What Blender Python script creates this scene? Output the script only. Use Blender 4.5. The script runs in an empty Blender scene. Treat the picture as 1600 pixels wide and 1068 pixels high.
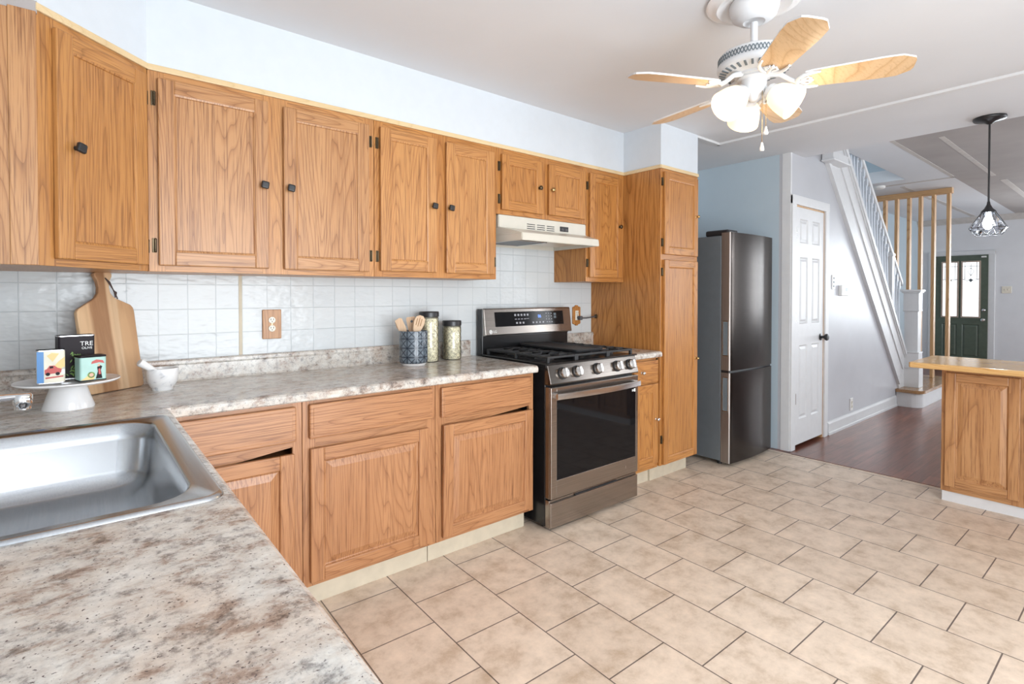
import bpy, bmesh, math, random
from mathutils import Vector, Matrix

random.seed(7)
S = bpy.context.scene
COL = S.collection
R = math.radians
PI = math.pi

# ------------------------------------------------------------------ camera
cd = bpy.data.cameras.new('camera')
cd.sensor_width = 36.0
cd.lens = 18.512
cd.shift_y = -0.03846
cd.clip_start = 0.02
cam = bpy.data.objects.new('camera', cd)
COL.objects.link(cam)
cam.location = (0.408, -2.745, 1.286)
cam.rotation_euler = (R(90 - 0.86), 0, R(-39.337))
S.camera = cam

# ------------------------------------------------------------------ world, exposure
S.view_settings.view_transform = 'Standard'
S.view_settings.look = 'None'
S.view_settings.gamma = 1.0
S.view_settings.use_curve_mapping = False
S.view_settings.exposure = -0.12
S.cycles.use_denoising = True
S.cycles.max_bounces = 10
S.cycles.diffuse_bounces = 5
S.cycles.sample_clamp_indirect = 6.0
w = bpy.data.worlds.new('daylight')
S.world = w
w.use_nodes = True
bg = w.node_tree.nodes['Background']
sky = w.node_tree.nodes.new('ShaderNodeTexSky')
sky.sky_type = 'HOSEK_WILKIE'
sky.sun_direction = (0.3, -0.5, 0.8)
w.node_tree.links.new(sky.outputs[0], bg.inputs[0])
bg.inputs[1].default_value = 1.0

# daylight coming in through the windows (all but the landing lamp sit in window openings)
def area(name, loc, rot, sx, sy, power, color=(0.90, 0.95, 1.0)):
    l = bpy.data.lights.new(name, 'AREA')
    l.shape = 'RECTANGLE'
    l.size, l.size_y = sx, sy
    l.energy = power
    l.color = color
    o = bpy.data.objects.new(name, l)
    COL.objects.link(o)
    o.location = loc
    o.rotation_euler = rot
    return o
area('daylight_patio_door', (1.40, -4.23, 1.10), (R(90), 0, 0), 2.10, 1.95, 172)            # faces +y
area('daylight_kitchen_window', (3.75, -4.23, 1.55), (R(90), 0, 0), 1.0, 1.1, 18)
area('added_dining_light', (7.2, -4.23, 1.50), (R(90), 0, 0), 1.5, 1.5, 72)  # lamp of an unseen window, added to light the rooms beyond the kitchen
area('added_side_light', (11.5, -4.23, 1.50), (R(90), 0, 0), 1.2, 1.5, 95)  # lamp of an unseen window, added to brighten the front wall
area('daylight_front_windows', (12.72, -2.70, 1.60), (0, R(90), 0), 1.6, 1.6, 210)
area('unseen_landing_light', (7.2, -0.40, 4.35), (0, 0, 0), 1.3, 0.7, 16)  # unseen lamp under the upstairs ceiling, no window there

# ------------------------------------------------------------------ materials
MATS = {}
def new_mat(name):
    m = bpy.data.materials.new(name)
    m.use_nodes = True
    nt = m.node_tree
    b = nt.nodes['Principled BSDF']
    MATS[name] = m
    return m, nt, b
def N(nt, t, **kw):
    n = nt.nodes.new(t)
    for k, v in kw.items():
        if k.startswith('i_'):
            n.inputs[k[2:].replace('_', ' ')].default_value = v
        else:
            setattr(n, k, v)
    return n
def L(nt, a, b):
    nt.links.new(a, b)
def rgba(c):
    return (c[0], c[1], c[2], 1.0)
def srgb(r, g, b):
    f = lambda v: (v / 255 / 12.92) if v / 255 <= 0.04045 else ((v / 255 + 0.055) / 1.055) ** 2.4
    return (f(r), f(g), f(b))
def ramp(nt, stops):
    n = nt.nodes.new('ShaderNodeValToRGB')
    cr = n.color_ramp
    while len(cr.elements) < len(stops):
        cr.elements.new(0.5)
    for e, (p, c) in zip(cr.elements, stops):
        e.position = p
        e.color = rgba(c)
    return n
def coords(nt, scale=(1, 1, 1), rnd=True):
    tc = N(nt, 'ShaderNodeTexCoord')
    src = tc.outputs['Object']
    if rnd:
        oi = N(nt, 'ShaderNodeObjectInfo')
        cm = N(nt, 'ShaderNodeVectorMath', operation='SCALE')
        cm.inputs[0].default_value = (7.3, 5.1, 3.7)
        L(nt, oi.outputs['Random'], cm.inputs['Scale'])
        ad = N(nt, 'ShaderNodeVectorMath', operation='ADD')
        L(nt, src, ad.inputs[0]); L(nt, cm.outputs[0], ad.inputs[1])
        src = ad.outputs[0]
    mp = N(nt, 'ShaderNodeVectorMath', operation='MULTIPLY')
    mp.inputs[1].default_value = scale
    L(nt, src, mp.inputs[0])
    return mp.outputs[0]
def bump(nt, b, height, strength, dist=0.002):
    n = N(nt, 'ShaderNodeBump')
    n.inputs['Strength'].default_value = strength
    n.inputs['Distance'].default_value = dist
    L(nt, height, n.inputs['Height'])
    L(nt, n.outputs[0], b.inputs['Normal'])

def plain(name, c, rough=0.5, metal=0.0, var=0.04, scale=18.0, bmp=0.0, spec=0.5, coat=0.0):
    """paint, plastic or metal with a slight procedural variation"""
    m, nt, b = new_mat(name)
    v = coords(nt)
    nz = N(nt, 'ShaderNodeTexNoise', i_Scale=scale, i_Detail=3.0)
    L(nt, v, nz.inputs['Vector'])
    lo = tuple(max(0, x * (1 - var)) for x in c)
    hi = tuple(min(1, x * (1 + var)) for x in c)
    rp = ramp(nt, [(0.3, lo), (0.7, hi)])
    L(nt, nz.outputs['Fac'], rp.inputs[0])
    L(nt, rp.outputs[0], b.inputs['Base Color'])
    b.inputs['Roughness'].default_value = rough
    b.inputs['Metallic'].default_value = metal
    b.inputs['Specular IOR Level'].default_value = spec
    b.inputs['Coat Weight'].default_value = coat
    if bmp:
        bump(nt, b, nz.outputs['Fac'], bmp)
    return m

def oak(name, light, mid, dark, axis='z', rings=42.0, rough=0.36, pores=0.68, ringmix=0.58, rot=0.0):
    """oak: stretched noise contours for the cathedral grain, fine dark pores along it"""
    m, nt, b = new_mat(name)
    st = {'x': (0.10, 0.35, 1), 'y': (0.35, 0.10, 1), 'z': (1, 0.40, 0.085)}[axis]
    sf = {'x': (0.018, 0.6, 1), 'y': (0.6, 0.018, 1), 'z': (1, 0.6, 0.018)}[axis]
    base_v = coords(nt, (1, 1, 1))
    if rot:
        vr = N(nt, 'ShaderNodeVectorRotate', rotation_type='Z_AXIS'); vr.inputs['Angle'].default_value = rot
        L(nt, base_v, vr.inputs['Vector']); base_v = vr.outputs[0]
    def sc(s):
        q = N(nt, 'ShaderNodeVectorMath', operation='MULTIPLY'); q.inputs[1].default_value = s
        L(nt, base_v, q.inputs[0]); return q.outputs[0]
    v = sc(st)
    n1 = N(nt, 'ShaderNodeTexNoise', i_Scale=5.0, i_Detail=2.5, i_Roughness=0.35)
    L(nt, v, n1.inputs['Vector'])
    mu = N(nt, 'ShaderNodeMath', operation='MULTIPLY'); mu.inputs[1].default_value = rings
    L(nt, n1.outputs['Fac'], mu.inputs[0])
    fr = N(nt, 'ShaderNodeMath', operation='FRACT'); L(nt, mu.outputs[0], fr.inputs[0])
    n2 = N(nt, 'ShaderNodeTexNoise', i_Scale=240.0, i_Detail=3.0, i_Roughness=0.65)
    L(nt, sc(sf), n2.inputs['Vector'])
    n3 = N(nt, 'ShaderNodeTexNoise', i_Scale=9.0, i_Detail=3.0)
    L(nt, v, n3.inputs['Vector'])
    r1 = ramp(nt, [(0.0, mid), (0.16, light), (0.62, light), (0.90, mid), (1.0, dark)])
    L(nt, fr.outputs[0], r1.inputs[0])
    base = ramp(nt, [(0.3, mid), (0.65, light)])
    L(nt, n3.outputs['Fac'], base.inputs[0])
    mx = N(nt, 'ShaderNodeMix', data_type='RGBA'); mx.inputs[0].default_value = ringmix
    L(nt, base.outputs[0], mx.inputs[6]); L(nt, r1.outputs[0], mx.inputs[7])
    pr = ramp(nt, [(0.36, (1, 1, 1)), (0.50, (0, 0, 0))])
    L(nt, n2.outputs['Fac'], pr.inputs[0])
    pm = N(nt, 'ShaderNodeMath', operation='MULTIPLY'); pm.inputs[1].default_value = pores
    L(nt, pr.outputs[0], pm.inputs[0])
    m2 = N(nt, 'ShaderNodeMix', data_type='RGBA')
    L(nt, pm.outputs[0], m2.inputs[0]); L(nt, mx.outputs[2], m2.inputs[6]); m2.inputs[7].default_value = rgba(dark)
    L(nt, m2.outputs[2], b.inputs['Base Color'])
    b.inputs['Roughness'].default_value = rough
    bump(nt, b, n2.outputs['Fac'], 0.06, 0.001)
    return m

def wood3(prefix, l, mi, d, **kw):
    return [oak(prefix + '_' + a, l, mi, d, a, **kw) for a in 'xyz']
# golden oak of the right-hand uppers, paler oak of the left uppers, reddish oak of the base units
OAK_G = wood3('golden_oak', (0.490, 0.222, 0.062), (0.375, 0.150, 0.036), (0.165, 0.055, 0.013))
OAK_P = wood3('pale_oak', (0.480, 0.250, 0.106), (0.365, 0.166, 0.061), (0.150, 0.053, 0.019))
OAK_R = wood3('reddish_oak', (0.430, 0.208, 0.092), (0.345, 0.152, 0.062), (0.165, 0.060, 0.023))
OAK_M = wood3('honey_oak', (0.520, 0.255, 0.088), (0.400, 0.172, 0.053), (0.175, 0.064, 0.019))
OAK_D = wood3('corner_oak', (0.480, 0.228, 0.070), (0.375, 0.160, 0.046), (0.175, 0.064, 0.018), rot=-math.atan2(0.291, 0.298))
OAK_I = wood3('island_oak', (0.500, 0.265, 0.115), (0.415, 0.200, 0.078), (0.215, 0.088, 0.034))
TRIMW = wood3('bare_pine_trim', (0.70, 0.55, 0.33), (0.62, 0.45, 0.24), (0.42, 0.28, 0.12), pores=0.15, ringmix=0.3)
STUD = wood3('stud_pine', (0.62, 0.40, 0.21), (0.50, 0.28, 0.12), (0.22, 0.10, 0.04), pores=0.2, rough=0.5)
BUTCH = wood3('butcher_block', (0.66, 0.43, 0.19), (0.58, 0.33, 0.12), (0.36, 0.17, 0.05), pores=0.2, rough=0.18)
TREAD = wood3('stair_tread_oak', (0.40, 0.24, 0.12), (0.33, 0.18, 0.08), (0.16, 0.08, 0.03), rough=0.2)
BLADEW = wood3('fan_blade_oak', (0.60, 0.43, 0.26), (0.52, 0.34, 0.18), (0.34, 0.20, 0.09), pores=0.3, rough=0.3)
SPOON = wood3('beech', (0.72, 0.53, 0.36), (0.65, 0.45, 0.29), (0.48, 0.31, 0.18), pores=0.15, rough=0.55)

WHITE = plain('white_paint', (0.66, 0.67, 0.68), 0.42, var=0.02)
SOFFIT = plain('soffit_paint', (0.60, 0.645, 0.69), 0.55, var=0.015)
CEIL = plain('ceiling_paint', (0.67, 0.685, 0.71), 0.7, var=0.02, scale=2)
DRYW = plain('bare_drywall', (0.36, 0.33, 0.315), 0.85, var=0.06, scale=3)
MUD = plain('drywall_mud', (0.52, 0.49, 0.46), 0.85, var=0.06)
GREYW = plain('grey_wall_paint', (0.49, 0.50, 0.53), 0.38, var=0.03, scale=4)
BLUEW = plain('blue_wall_paint', (0.46, 0.55, 0.61), 0.5, var=0.02, scale=4)
FARW = plain('far_wall_paint', (0.68, 0.69, 0.71), 0.6, var=0.03, scale=4)
CREAM = plain('cream_vinyl', (0.55, 0.485, 0.37), 0.6, var=0.06)
BISQ = plain('bisque_enamel', (0.60, 0.57, 0.495), 0.28, var=0.02)
IVORY = plain('ivory_plastic', (0.74, 0.70, 0.60), 0.35)
BLACK = plain('black_enamel', (0.012, 0.012, 0.013), 0.22)
IRON = plain('cast_iron', (0.020, 0.021, 0.023), 0.5, var=0.2, bmp=0.05)
DARKP = plain('black_plastic', (0.018, 0.018, 0.020), 0.35)
KNOBK = plain('black_knob', (0.015, 0.015, 0.016), 0.38)
BRASSD = plain('antique_brass', (0.10, 0.075, 0.045), 0.38, 0.9, var=0.25)
BRASS = plain('brass', (0.55, 0.38, 0.17), 0.25, 1.0)
CHROME = plain('chrome', (0.78, 0.79, 0.80), 0.09, 1.0)
SATIN = plain('satin_nickel', (0.62, 0.62, 0.62), 0.25, 1.0)
CERAM = plain('white_ceramic', (0.82, 0.82, 0.82), 0.12, var=0.01)
PGREY = plain('pocket_grey', (0.14, 0.17, 0.19), 0.4)
GREEN = plain('dark_green_paint', (0.080, 0.105, 0.078), 0.35, var=0.08)
TANF = plain('tan_frame', (0.42, 0.33, 0.27), 0.5)
SIDEG = plain('fridge_side_grey', (0.16, 0.185, 0.205), 0.38, 0.35, var=0.03)
OATS = plain('oats', (0.76, 0.67, 0.51), 0.9, var=0.40, scale=110, bmp=0.6)
TIN = plain('tin_metal', (0.6, 0.6, 0.62), 0.25, 1.0)
CORDM = plain('leather_cord', (0.06, 0.035, 0.03), 0.7)
GREYP = plain('grey_plug', (0.08, 0.08, 0.085), 0.5)
TINB = plain('tin_black', (0.016, 0.011, 0.014), 0.5, spec=0.2)
TINC = plain('tin_cream', (0.72, 0.68, 0.55), 0.35, var=0.1)
TINBL = plain('tin_blue', (0.06, 0.22, 0.50), 0.35)
TINM = plain('tin_mint', (0.38, 0.60, 0.54), 0.35, var=0.06)
RED = plain('printed_red', (0.50, 0.07, 0.06), 0.4)
YEL = plain('printed_yellow', (0.72, 0.55, 0.22), 0.4)
OLIV = plain('printed_green', (0.14, 0.26, 0.05), 0.5, var=0.5, scale=120)
PWHITE = plain('printed_white', (0.80, 0.80, 0.78), 0.4)
SKIN = plain('printed_peach', (0.70, 0.40, 0.28), 0.4)

def steel(name, c, rough, axis, metal=1.0, amp=0.10):
    m, nt, b = new_mat(name)
    sc = {'x': (0.01, 1, 1), 'y': (1, 0.01, 1), 'z': (1, 1, 0.01)}[axis]
    v = coords(nt, sc)
    nz = N(nt, 'ShaderNodeTexNoise', i_Scale=260.0, i_Detail=2.0)
    L(nt, v, nz.inputs['Vector'])
    rp = ramp(nt, [(0.3, tuple(x * (1 - amp) for x in c)), (0.7, tuple(x * (1 + amp) for x in c))])
    L(nt, nz.outputs['Fac'], rp.inputs[0]); L(nt, rp.outputs[0], b.inputs['Base Color'])
    b.inputs['Metallic'].default_value = metal
    b.inputs['Roughness'].default_value = rough
    return m
BSTEEL = steel('black_stainless', (0.36, 0.325, 0.295), 0.25, 'x')
PSTEEL = steel('control_panel_steel', (0.17, 0.15, 0.135), 0.20, 'x')
BSTEELF = steel('black_stainless_fridge', (0.050, 0.042, 0.038), 0.24, 'x')
BSTEELD = steel('black_stainless_edge', (0.36, 0.33, 0.31), 0.5, 'z')
HSTEEL = steel('brushed_steel', (0.62, 0.60, 0.58), 0.22, 'x')
SINKS = steel('sink_steel', (0.47, 0.485, 0.50), 0.24, 'y', amp=0.06)

def glossy_black(name, c=(0.006, 0.006, 0.007), rough=0.04):
    return plain(name, c, rough, var=0.1, spec=0.22)
OVENG = glossy_black('oven_glass')
DISPG = glossy_black('display_glass', (0.008, 0.008, 0.009), 0.1)

def emit(name, c, s):
    m, nt, b = new_mat(name)
    v = coords(nt)
    nz = N(nt, 'ShaderNodeTexNoise', i_Scale=8.0)
    L(nt, v, nz.inputs['Vector'])
    rp = ramp(nt, [(0.3, tuple(x * 0.96 for x in c)), (0.7, c)])
    L(nt, nz.outputs['Fac'], rp.inputs[0])
    L(nt, rp.outputs[0], b.inputs['Emission Color'])
    b.inputs['Emission Strength'].default_value = s
    b.inputs['Base Color'].default_value = rgba(c)
    b.inputs['Roughness'].default_value = 0.4
    return m
BLUELED = emit('blue_digits', (0.20, 0.36, 0.9), 0.8)
WHITELED = emit('white_icons', (0.36, 0.36, 0.39), 0.08)
SHADE = emit('lit_frosted_glass', (1.0, 0.80, 0.54), 0.85)
BULBW = emit('cool_bulb', (0.85, 0.93, 1.0), 14.0)

def glass(name, tint=(1, 1, 1), mixw=0.12, rough=0.02):
    """thin clear pane: mostly see-through with a sharp reflection"""
    m, nt, b = new_mat(name)
    out = nt.nodes['Material Output']
    tr = N(nt, 'ShaderNodeBsdfTransparent'); tr.inputs[0].default_value = rgba(tint)
    gl = N(nt, 'ShaderNodeBsdfGlossy'); gl.inputs['Roughness'].default_value = rough
    fz = N(nt, 'ShaderNodeFresnel'); fz.inputs['IOR'].default_value = 1.45
    ad = N(nt, 'ShaderNodeMath', operation='ADD'); ad.inputs[1].default_value = mixw
    L(nt, fz.outputs[0], ad.inputs[0])
    mx = N(nt, 'ShaderNodeMixShader')
    L(nt, ad.outputs[0], mx.inputs[0]); L(nt, tr.outputs[0], mx.inputs[1]); L(nt, gl.outputs[0], mx.inputs[2])
    L(nt, mx.outputs[0], out.inputs['Surface'])
    return m
GLASS = glass('clear_glass', (0.97, 0.98, 0.98), 0.02)
JARG = glass('jar_glass', (0.985, 0.99, 0.97), 0.03)
PENDG = glass('pendant_glass', (0.95, 0.96, 1.0), 0.02)

def floor_tile():
    m, nt, b = new_mat('beige_floor_tile')
    tc = N(nt, 'ShaderNodeTexCoord')
    sp = N(nt, 'ShaderNodeSeparateXYZ'); L(nt, tc.outputs['Object'], sp.inputs[0])
    def lin(kx, ky, c):
        a = N(nt, 'ShaderNodeMath', operation='MULTIPLY'); a.inputs[1].default_value = kx; L(nt, sp.outputs[0], a.inputs[0])
        d = N(nt, 'ShaderNodeMath', operation='MULTIPLY_ADD'); d.inputs[1].default_value = ky
        L(nt, sp.outputs[1], d.inputs[0]); L(nt, a.outputs[0], d.inputs[2])
        e = N(nt, 'ShaderNodeMath', operation='ADD'); e.inputs[1].default_value = c; L(nt, d.outputs[0], e.inputs[0])
        return e.outputs[0]
    a = lin(1.0, -0.015, -1.487)
    bb = lin(0.015, 1.0, -0.0223 + 0.6485)
    cb = N(nt, 'ShaderNodeCombineXYZ'); L(nt, bb, cb.inputs[0]); L(nt, a, cb.inputs[1])
    br = N(nt, 'ShaderNodeTexBrick', offset=0.5, offset_frequency=2, squash=1.0)
    br.inputs['Scale'].default_value = 1.0
    br.inputs['Brick Width'].default_value = 0.317
    br.inputs['Row Height'].default_value = 0.301
    br.inputs['Mortar Size'].default_value = 0.0026
    br.inputs['Mortar Smooth'].default_value = 0.1
    br.inputs['Bias'].default_value = 0.0
    br.inputs['Color1'].default_value = rgba((0.715, 0.60, 0.485))
    br.inputs['Color2'].default_value = rgba((0.655, 0.54, 0.43))
    br.inputs['Mortar'].default_value = rgba((0.16, 0.125, 0.105))
    L(nt, cb.outputs[0], br.inputs['Vector'])
    nz = N(nt, 'ShaderNodeTexNoise', i_Scale=8.0, i_Detail=8.0, i_Roughness=0.72)
    L(nt, tc.outputs['Object'], nz.inputs['Vector'])
    rp = ramp(nt, [(0.34, (0.74, 0.68, 0.61)), (0.50, (0.98, 0.97, 0.96)), (0.68, (1.16, 1.15, 1.14))])
    L(nt, nz.outputs['Fac'], rp.inputs[0])
    mx = N(nt, 'ShaderNodeMix', data_type='RGBA', blend_type='MULTIPLY'); mx.inputs[0].default_value = 1.0
    L(nt, br.outputs['Color'], mx.inputs[6]); L(nt, rp.outputs[0], mx.inputs[7])
    L(nt, mx.outputs[2], b.inputs['Base Color'])
    n2 = N(nt, 'ShaderNodeTexNoise', i_Scale=40.0, i_Detail=4.0)
    L(nt, tc.outputs['Object'], n2.inputs['Vector'])
    hm = N(nt, 'ShaderNodeMath', operation='MULTIPLY_ADD'); hm.inputs[1].default_value = -1.0
    L(nt, br.outputs['Fac'], hm.inputs[0])
    h2 = N(nt, 'ShaderNodeMath', operation='MULTIPLY'); h2.inputs[1].default_value = 0.12; L(nt, n2.outputs['Fac'], h2.inputs[0])
    L(nt, h2.outputs[0], hm.inputs[2])
    bump(nt, b, hm.outputs[0], 0.5, 0.003)
    b.inputs['Roughness'].default_value = 0.42
    return m
TILEF = floor_tile()

def wood_floor():
    m, nt, b = new_mat('dark_cherry_floorboards')
    tc = N(nt, 'ShaderNodeTexCoord')
    br = N(nt, 'ShaderNodeTexBrick', offset=0.37, offset_frequency=2)
    br.inputs['Scale'].default_value = 1.0
    br.inputs['Brick Width'].default_value = 0.9
    br.inputs['Row Height'].default_value = 0.083
    br.inputs['Mortar Size'].default_value = 0.0012
    br.inputs['Color1'].default_value = rgba((0.225, 0.082, 0.050))
    br.inputs['Color2'].default_value = rgba((0.145, 0.052, 0.034))
    br.inputs['Mortar'].default_value = rgba((0.02, 0.010, 0.008))
    L(nt, tc.outputs['Object'], br.inputs['Vector'])
    mp = N(nt, 'ShaderNodeVectorMath', operation='MULTIPLY'); mp.inputs[1].default_value = (1.2, 14, 1)
    L(nt, tc.outputs['Object'], mp.inputs[0])
    nz = N(nt, 'ShaderNodeTexNoise', i_Scale=3.0, i_Detail=5.0)
    L(nt, mp.outputs[0], nz.inputs['Vector'])
    rp = ramp(nt, [(0.3, (0.65, 0.62, 0.6)), (0.7, (1.3, 1.25, 1.2))]); L(nt, nz.outputs['Fac'], rp.inputs[0])
    mx = N(nt, 'ShaderNodeMix', data_type='RGBA', blend_type='MULTIPLY'); mx.inputs[0].default_value = 1.0
    L(nt, br.outputs['Color'], mx.inputs[6]); L(nt, rp.outputs[0], mx.inputs[7])
    L(nt, mx.outputs[2], b.inputs['Base Color'])
    b.inputs['Roughness'].default_value = 0.28
    return m
WOODF = wood_floor()

def wall_tile():
    m, nt, b = new_mat('white_wall_tile')
    tc = N(nt, 'ShaderNodeTexCoord')
    sp = N(nt, 'ShaderNodeSeparateXYZ'); L(nt, tc.outputs['Object'], sp.inputs[0])
    ax = N(nt, 'ShaderNodeMath', operation='SUBTRACT'); ax.inputs[1].default_value = 0.219
    L(nt, sp.outputs[0], ax.inputs[0])
    ay = N(nt, 'ShaderNodeMath', operation='ADD'); L(nt, ax.outputs[0], ay.inputs[0]); L(nt, sp.outputs[1], ay.inputs[1])
    az = N(nt, 'ShaderNodeMath', operation='SUBTRACT'); az.inputs[1].default_value = 1.110 - 1.108
    L(nt, sp.outputs[2], az.inputs[0])
    cb = N(nt, 'ShaderNodeCombineXYZ'); L(nt, ay.outputs[0], cb.inputs[0]); L(nt, az.outputs[0], cb.inputs[1])
    br = N(nt, 'ShaderNodeTexBrick', offset=0.0)
    br.inputs['Scale'].default_value = 1.0
    br.inputs['Brick Width'].default_value = 0.1108
    br.inputs['Row Height'].default_value = 0.1108
    br.inputs['Mortar Size'].default_value = 0.0018
    br.inputs['Mortar Smooth'].default_value = 0.3
    br.inputs['Color1'].default_value = rgba((0.60, 0.625, 0.63))
    br.inputs['Color2'].default_value = rgba((0.58, 0.61, 0.62))
    br.inputs['Mortar'].default_value = rgba((0.50, 0.535, 0.55))
    L(nt, cb.outputs[0], br.inputs['Vector'])
    L(nt, br.outputs['Color'], b.inputs['Base Color'])
    mp = N(nt, 'ShaderNodeVectorMath', operation='MULTIPLY'); mp.inputs[1].default_value = (1, 1, 2.0)
    L(nt, tc.outputs['Object'], mp.inputs[0])
    nz = N(nt, 'ShaderNodeTexNoise', i_Scale=22.0, i_Detail=1.5)
    L(nt, mp.outputs[0], nz.inputs['Vector'])
    hm = N(nt, 'ShaderNodeMath', operation='MULTIPLY_ADD'); hm.inputs[1].default_value = -0.6
    L(nt, br.outputs['Fac'], hm.inputs[0]); L(nt, nz.outputs['Fac'], hm.inputs[2])
    bump(nt, b, hm.outputs[0], 0.75, 0.004)
    b.inputs['Roughness'].default_value = 0.20
    b.inputs['Specular IOR Level'].default_value = 0.32
    return m
TILEW = wall_tile()

def laminate():
    m, nt, b = new_mat('granite_look_laminate')
    v = coords(nt, (1, 1, 1), False)
    st = N(nt, 'ShaderNodeVectorMath', operation='MULTIPLY'); st.inputs[1].default_value = (0.85, 1.2, 1)
    L(nt, v, st.inputs[0])
    n1 = N(nt, 'ShaderNodeTexNoise', i_Scale=19.0, i_Detail=8.0, i_Roughness=0.74, i_Distortion=0.25)
    L(nt, st.outputs[0], n1.inputs['Vector'])
    r1 = ramp(nt, [(0.29, (0.17, 0.125, 0.105)), (0.385, (0.36, 0.29, 0.24)), (0.47, (0.54, 0.505, 0.45)), (0.62, (0.67, 0.655, 0.60))])
    L(nt, n1.outputs['Fac'], r1.inputs[0])
    n2 = N(nt, 'ShaderNodeTexNoise', i_Scale=38.0, i_Detail=6.0, i_Roughness=0.75)
    L(nt, v, n2.inputs['Vector'])
    r2 = ramp(nt, [(0.34, (0.36, 0.36, 0.38)), (0.47, (0.92, 0.92, 0.94)), (0.7, (1.12, 1.11, 1.10))])
    L(nt, n2.outputs['Fac'], r2.inputs[0])
    mx = N(nt, 'ShaderNodeMix', data_type='RGBA', blend_type='MULTIPLY'); mx.inputs[0].default_value = 0.9
    L(nt, r1.outputs[0], mx.inputs[6]); L(nt, r2.outputs[0], mx.inputs[7])
    n3 = N(nt, 'ShaderNodeTexNoise', i_Scale=230.0, i_Detail=2.0)
    L(nt, v, n3.inputs['Vector'])
    r3 = ramp(nt, [(0.28, (0, 0, 0)), (0.36, (1, 1, 1))])
    L(nt, n3.outputs['Fac'], r3.inputs[0])
    m2 = N(nt, 'ShaderNodeMix', data_type='RGBA')
    L(nt, r3.outputs[0], m2.inputs[0]); m2.inputs[6].default_value = rgba((0.10, 0.085, 0.085)); L(nt, mx.outputs[2], m2.inputs[7])
    n4 = N(nt, 'ShaderNodeTexNoise', i_Scale=5.0, i_Detail=4.0)
    L(nt, v, n4.inputs['Vector'])
    r4 = ramp(nt, [(0.50, (1, 1, 1)), (0.64, (0.95, 0.87, 0.82))])
    L(nt, n4.outputs['Fac'], r4.inputs[0])
    m3 = N(nt, 'ShaderNodeMix', data_type='RGBA', blend_type='MULTIPLY'); m3.inputs[0].default_value = 1.0
    L(nt, m2.outputs[2], m3.inputs[6]); L(nt, r4.outputs[0], m3.inputs[7])
    L(nt, m3.outputs[2], b.inputs['Base Color'])
    b.inputs['Roughness'].default_value = 0.20
    return m
LAM = laminate()

def acacia():
    m, nt, b = new_mat('acacia_board')
    tc = N(nt, 'ShaderNodeTexCoord')
    sp = N(nt, 'ShaderNodeSeparateXYZ'); L(nt, tc.outputs['Object'], sp.inputs[0])
    mu = N(nt, 'ShaderNodeMath', operation='MULTIPLY_ADD'); mu.inputs[1].default_value = 4.2; mu.inputs[2].default_value = 0.5
    L(nt, sp.outputs[0], mu.inputs[0])
    st = N(nt, 'ShaderNodeVectorMath', operation='MULTIPLY'); st.inputs[1].default_value = (14, 14, 1.6)
    L(nt, tc.outputs['Object'], st.inputs[0])
    nz = N(nt, 'ShaderNodeTexNoise', i_Scale=1.6, i_Detail=4.0, i_Distortion=0.8)
    L(nt, st.outputs[0], nz.inputs['Vector'])
    ad = N(nt, 'ShaderNodeMath', operation='MULTIPLY_ADD'); ad.inputs[1].default_value = 0.16
    L(nt, nz.outputs['Fac'], ad.inputs[0]); L(nt, mu.outputs[0], ad.inputs[2])
    rp = ramp(nt, [(0.0, (0.62, 0.42, 0.24)), (0.26, (0.60, 0.39, 0.22)), (0.31, (0.36, 0.19, 0.09)), (0.55, (0.40, 0.22, 0.11)),
                   (0.60, (0.62, 0.42, 0.25)), (0.72, (0.66, 0.47, 0.29)), (0.76, (0.55, 0.34, 0.18)), (1.0, (0.52, 0.31, 0.16))])
    L(nt, ad.outputs[0], rp.inputs[0])
    r2 = ramp(nt, [(0.3, (0.75, 0.7, 0.66)), (0.6, (1.05, 1.05, 1.05))]); L(nt, nz.outputs['Fac'], r2.inputs[0])
    mx = N(nt, 'ShaderNodeMix', data_type='RGBA', blend_type='MULTIPLY'); mx.inputs[0].default_value = 0.9
    L(nt, rp.outputs[0], mx.inputs[6]); L(nt, r2.outputs[0], mx.inputs[7])
    L(nt, mx.outputs[2], b.inputs['Base Color'])
    b.inputs['Roughness'].default_value = 0.5
    return m
ACAC = acacia()

def marble():
    m, nt, b = new_mat('white_marble')
    v = coords(nt)
    nz = N(nt, 'ShaderNodeTexNoise', i_Scale=22.0, i_Detail=6.0, i_Distortion=1.4)
    L(nt, v, nz.inputs['Vector'])
    rp = ramp(nt, [(0.30, (0.40, 0.41, 0.43)), (0.40, (0.74, 0.74, 0.74)), (0.60, (0.80, 0.80, 0.79))])
    L(nt, nz.outputs['Fac'], rp.inputs[0]); L(nt, rp.outputs[0], b.inputs['Base Color'])
    b.inputs['Roughness'].default_value = 0.2
    return m
MARB = marble()

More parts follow.
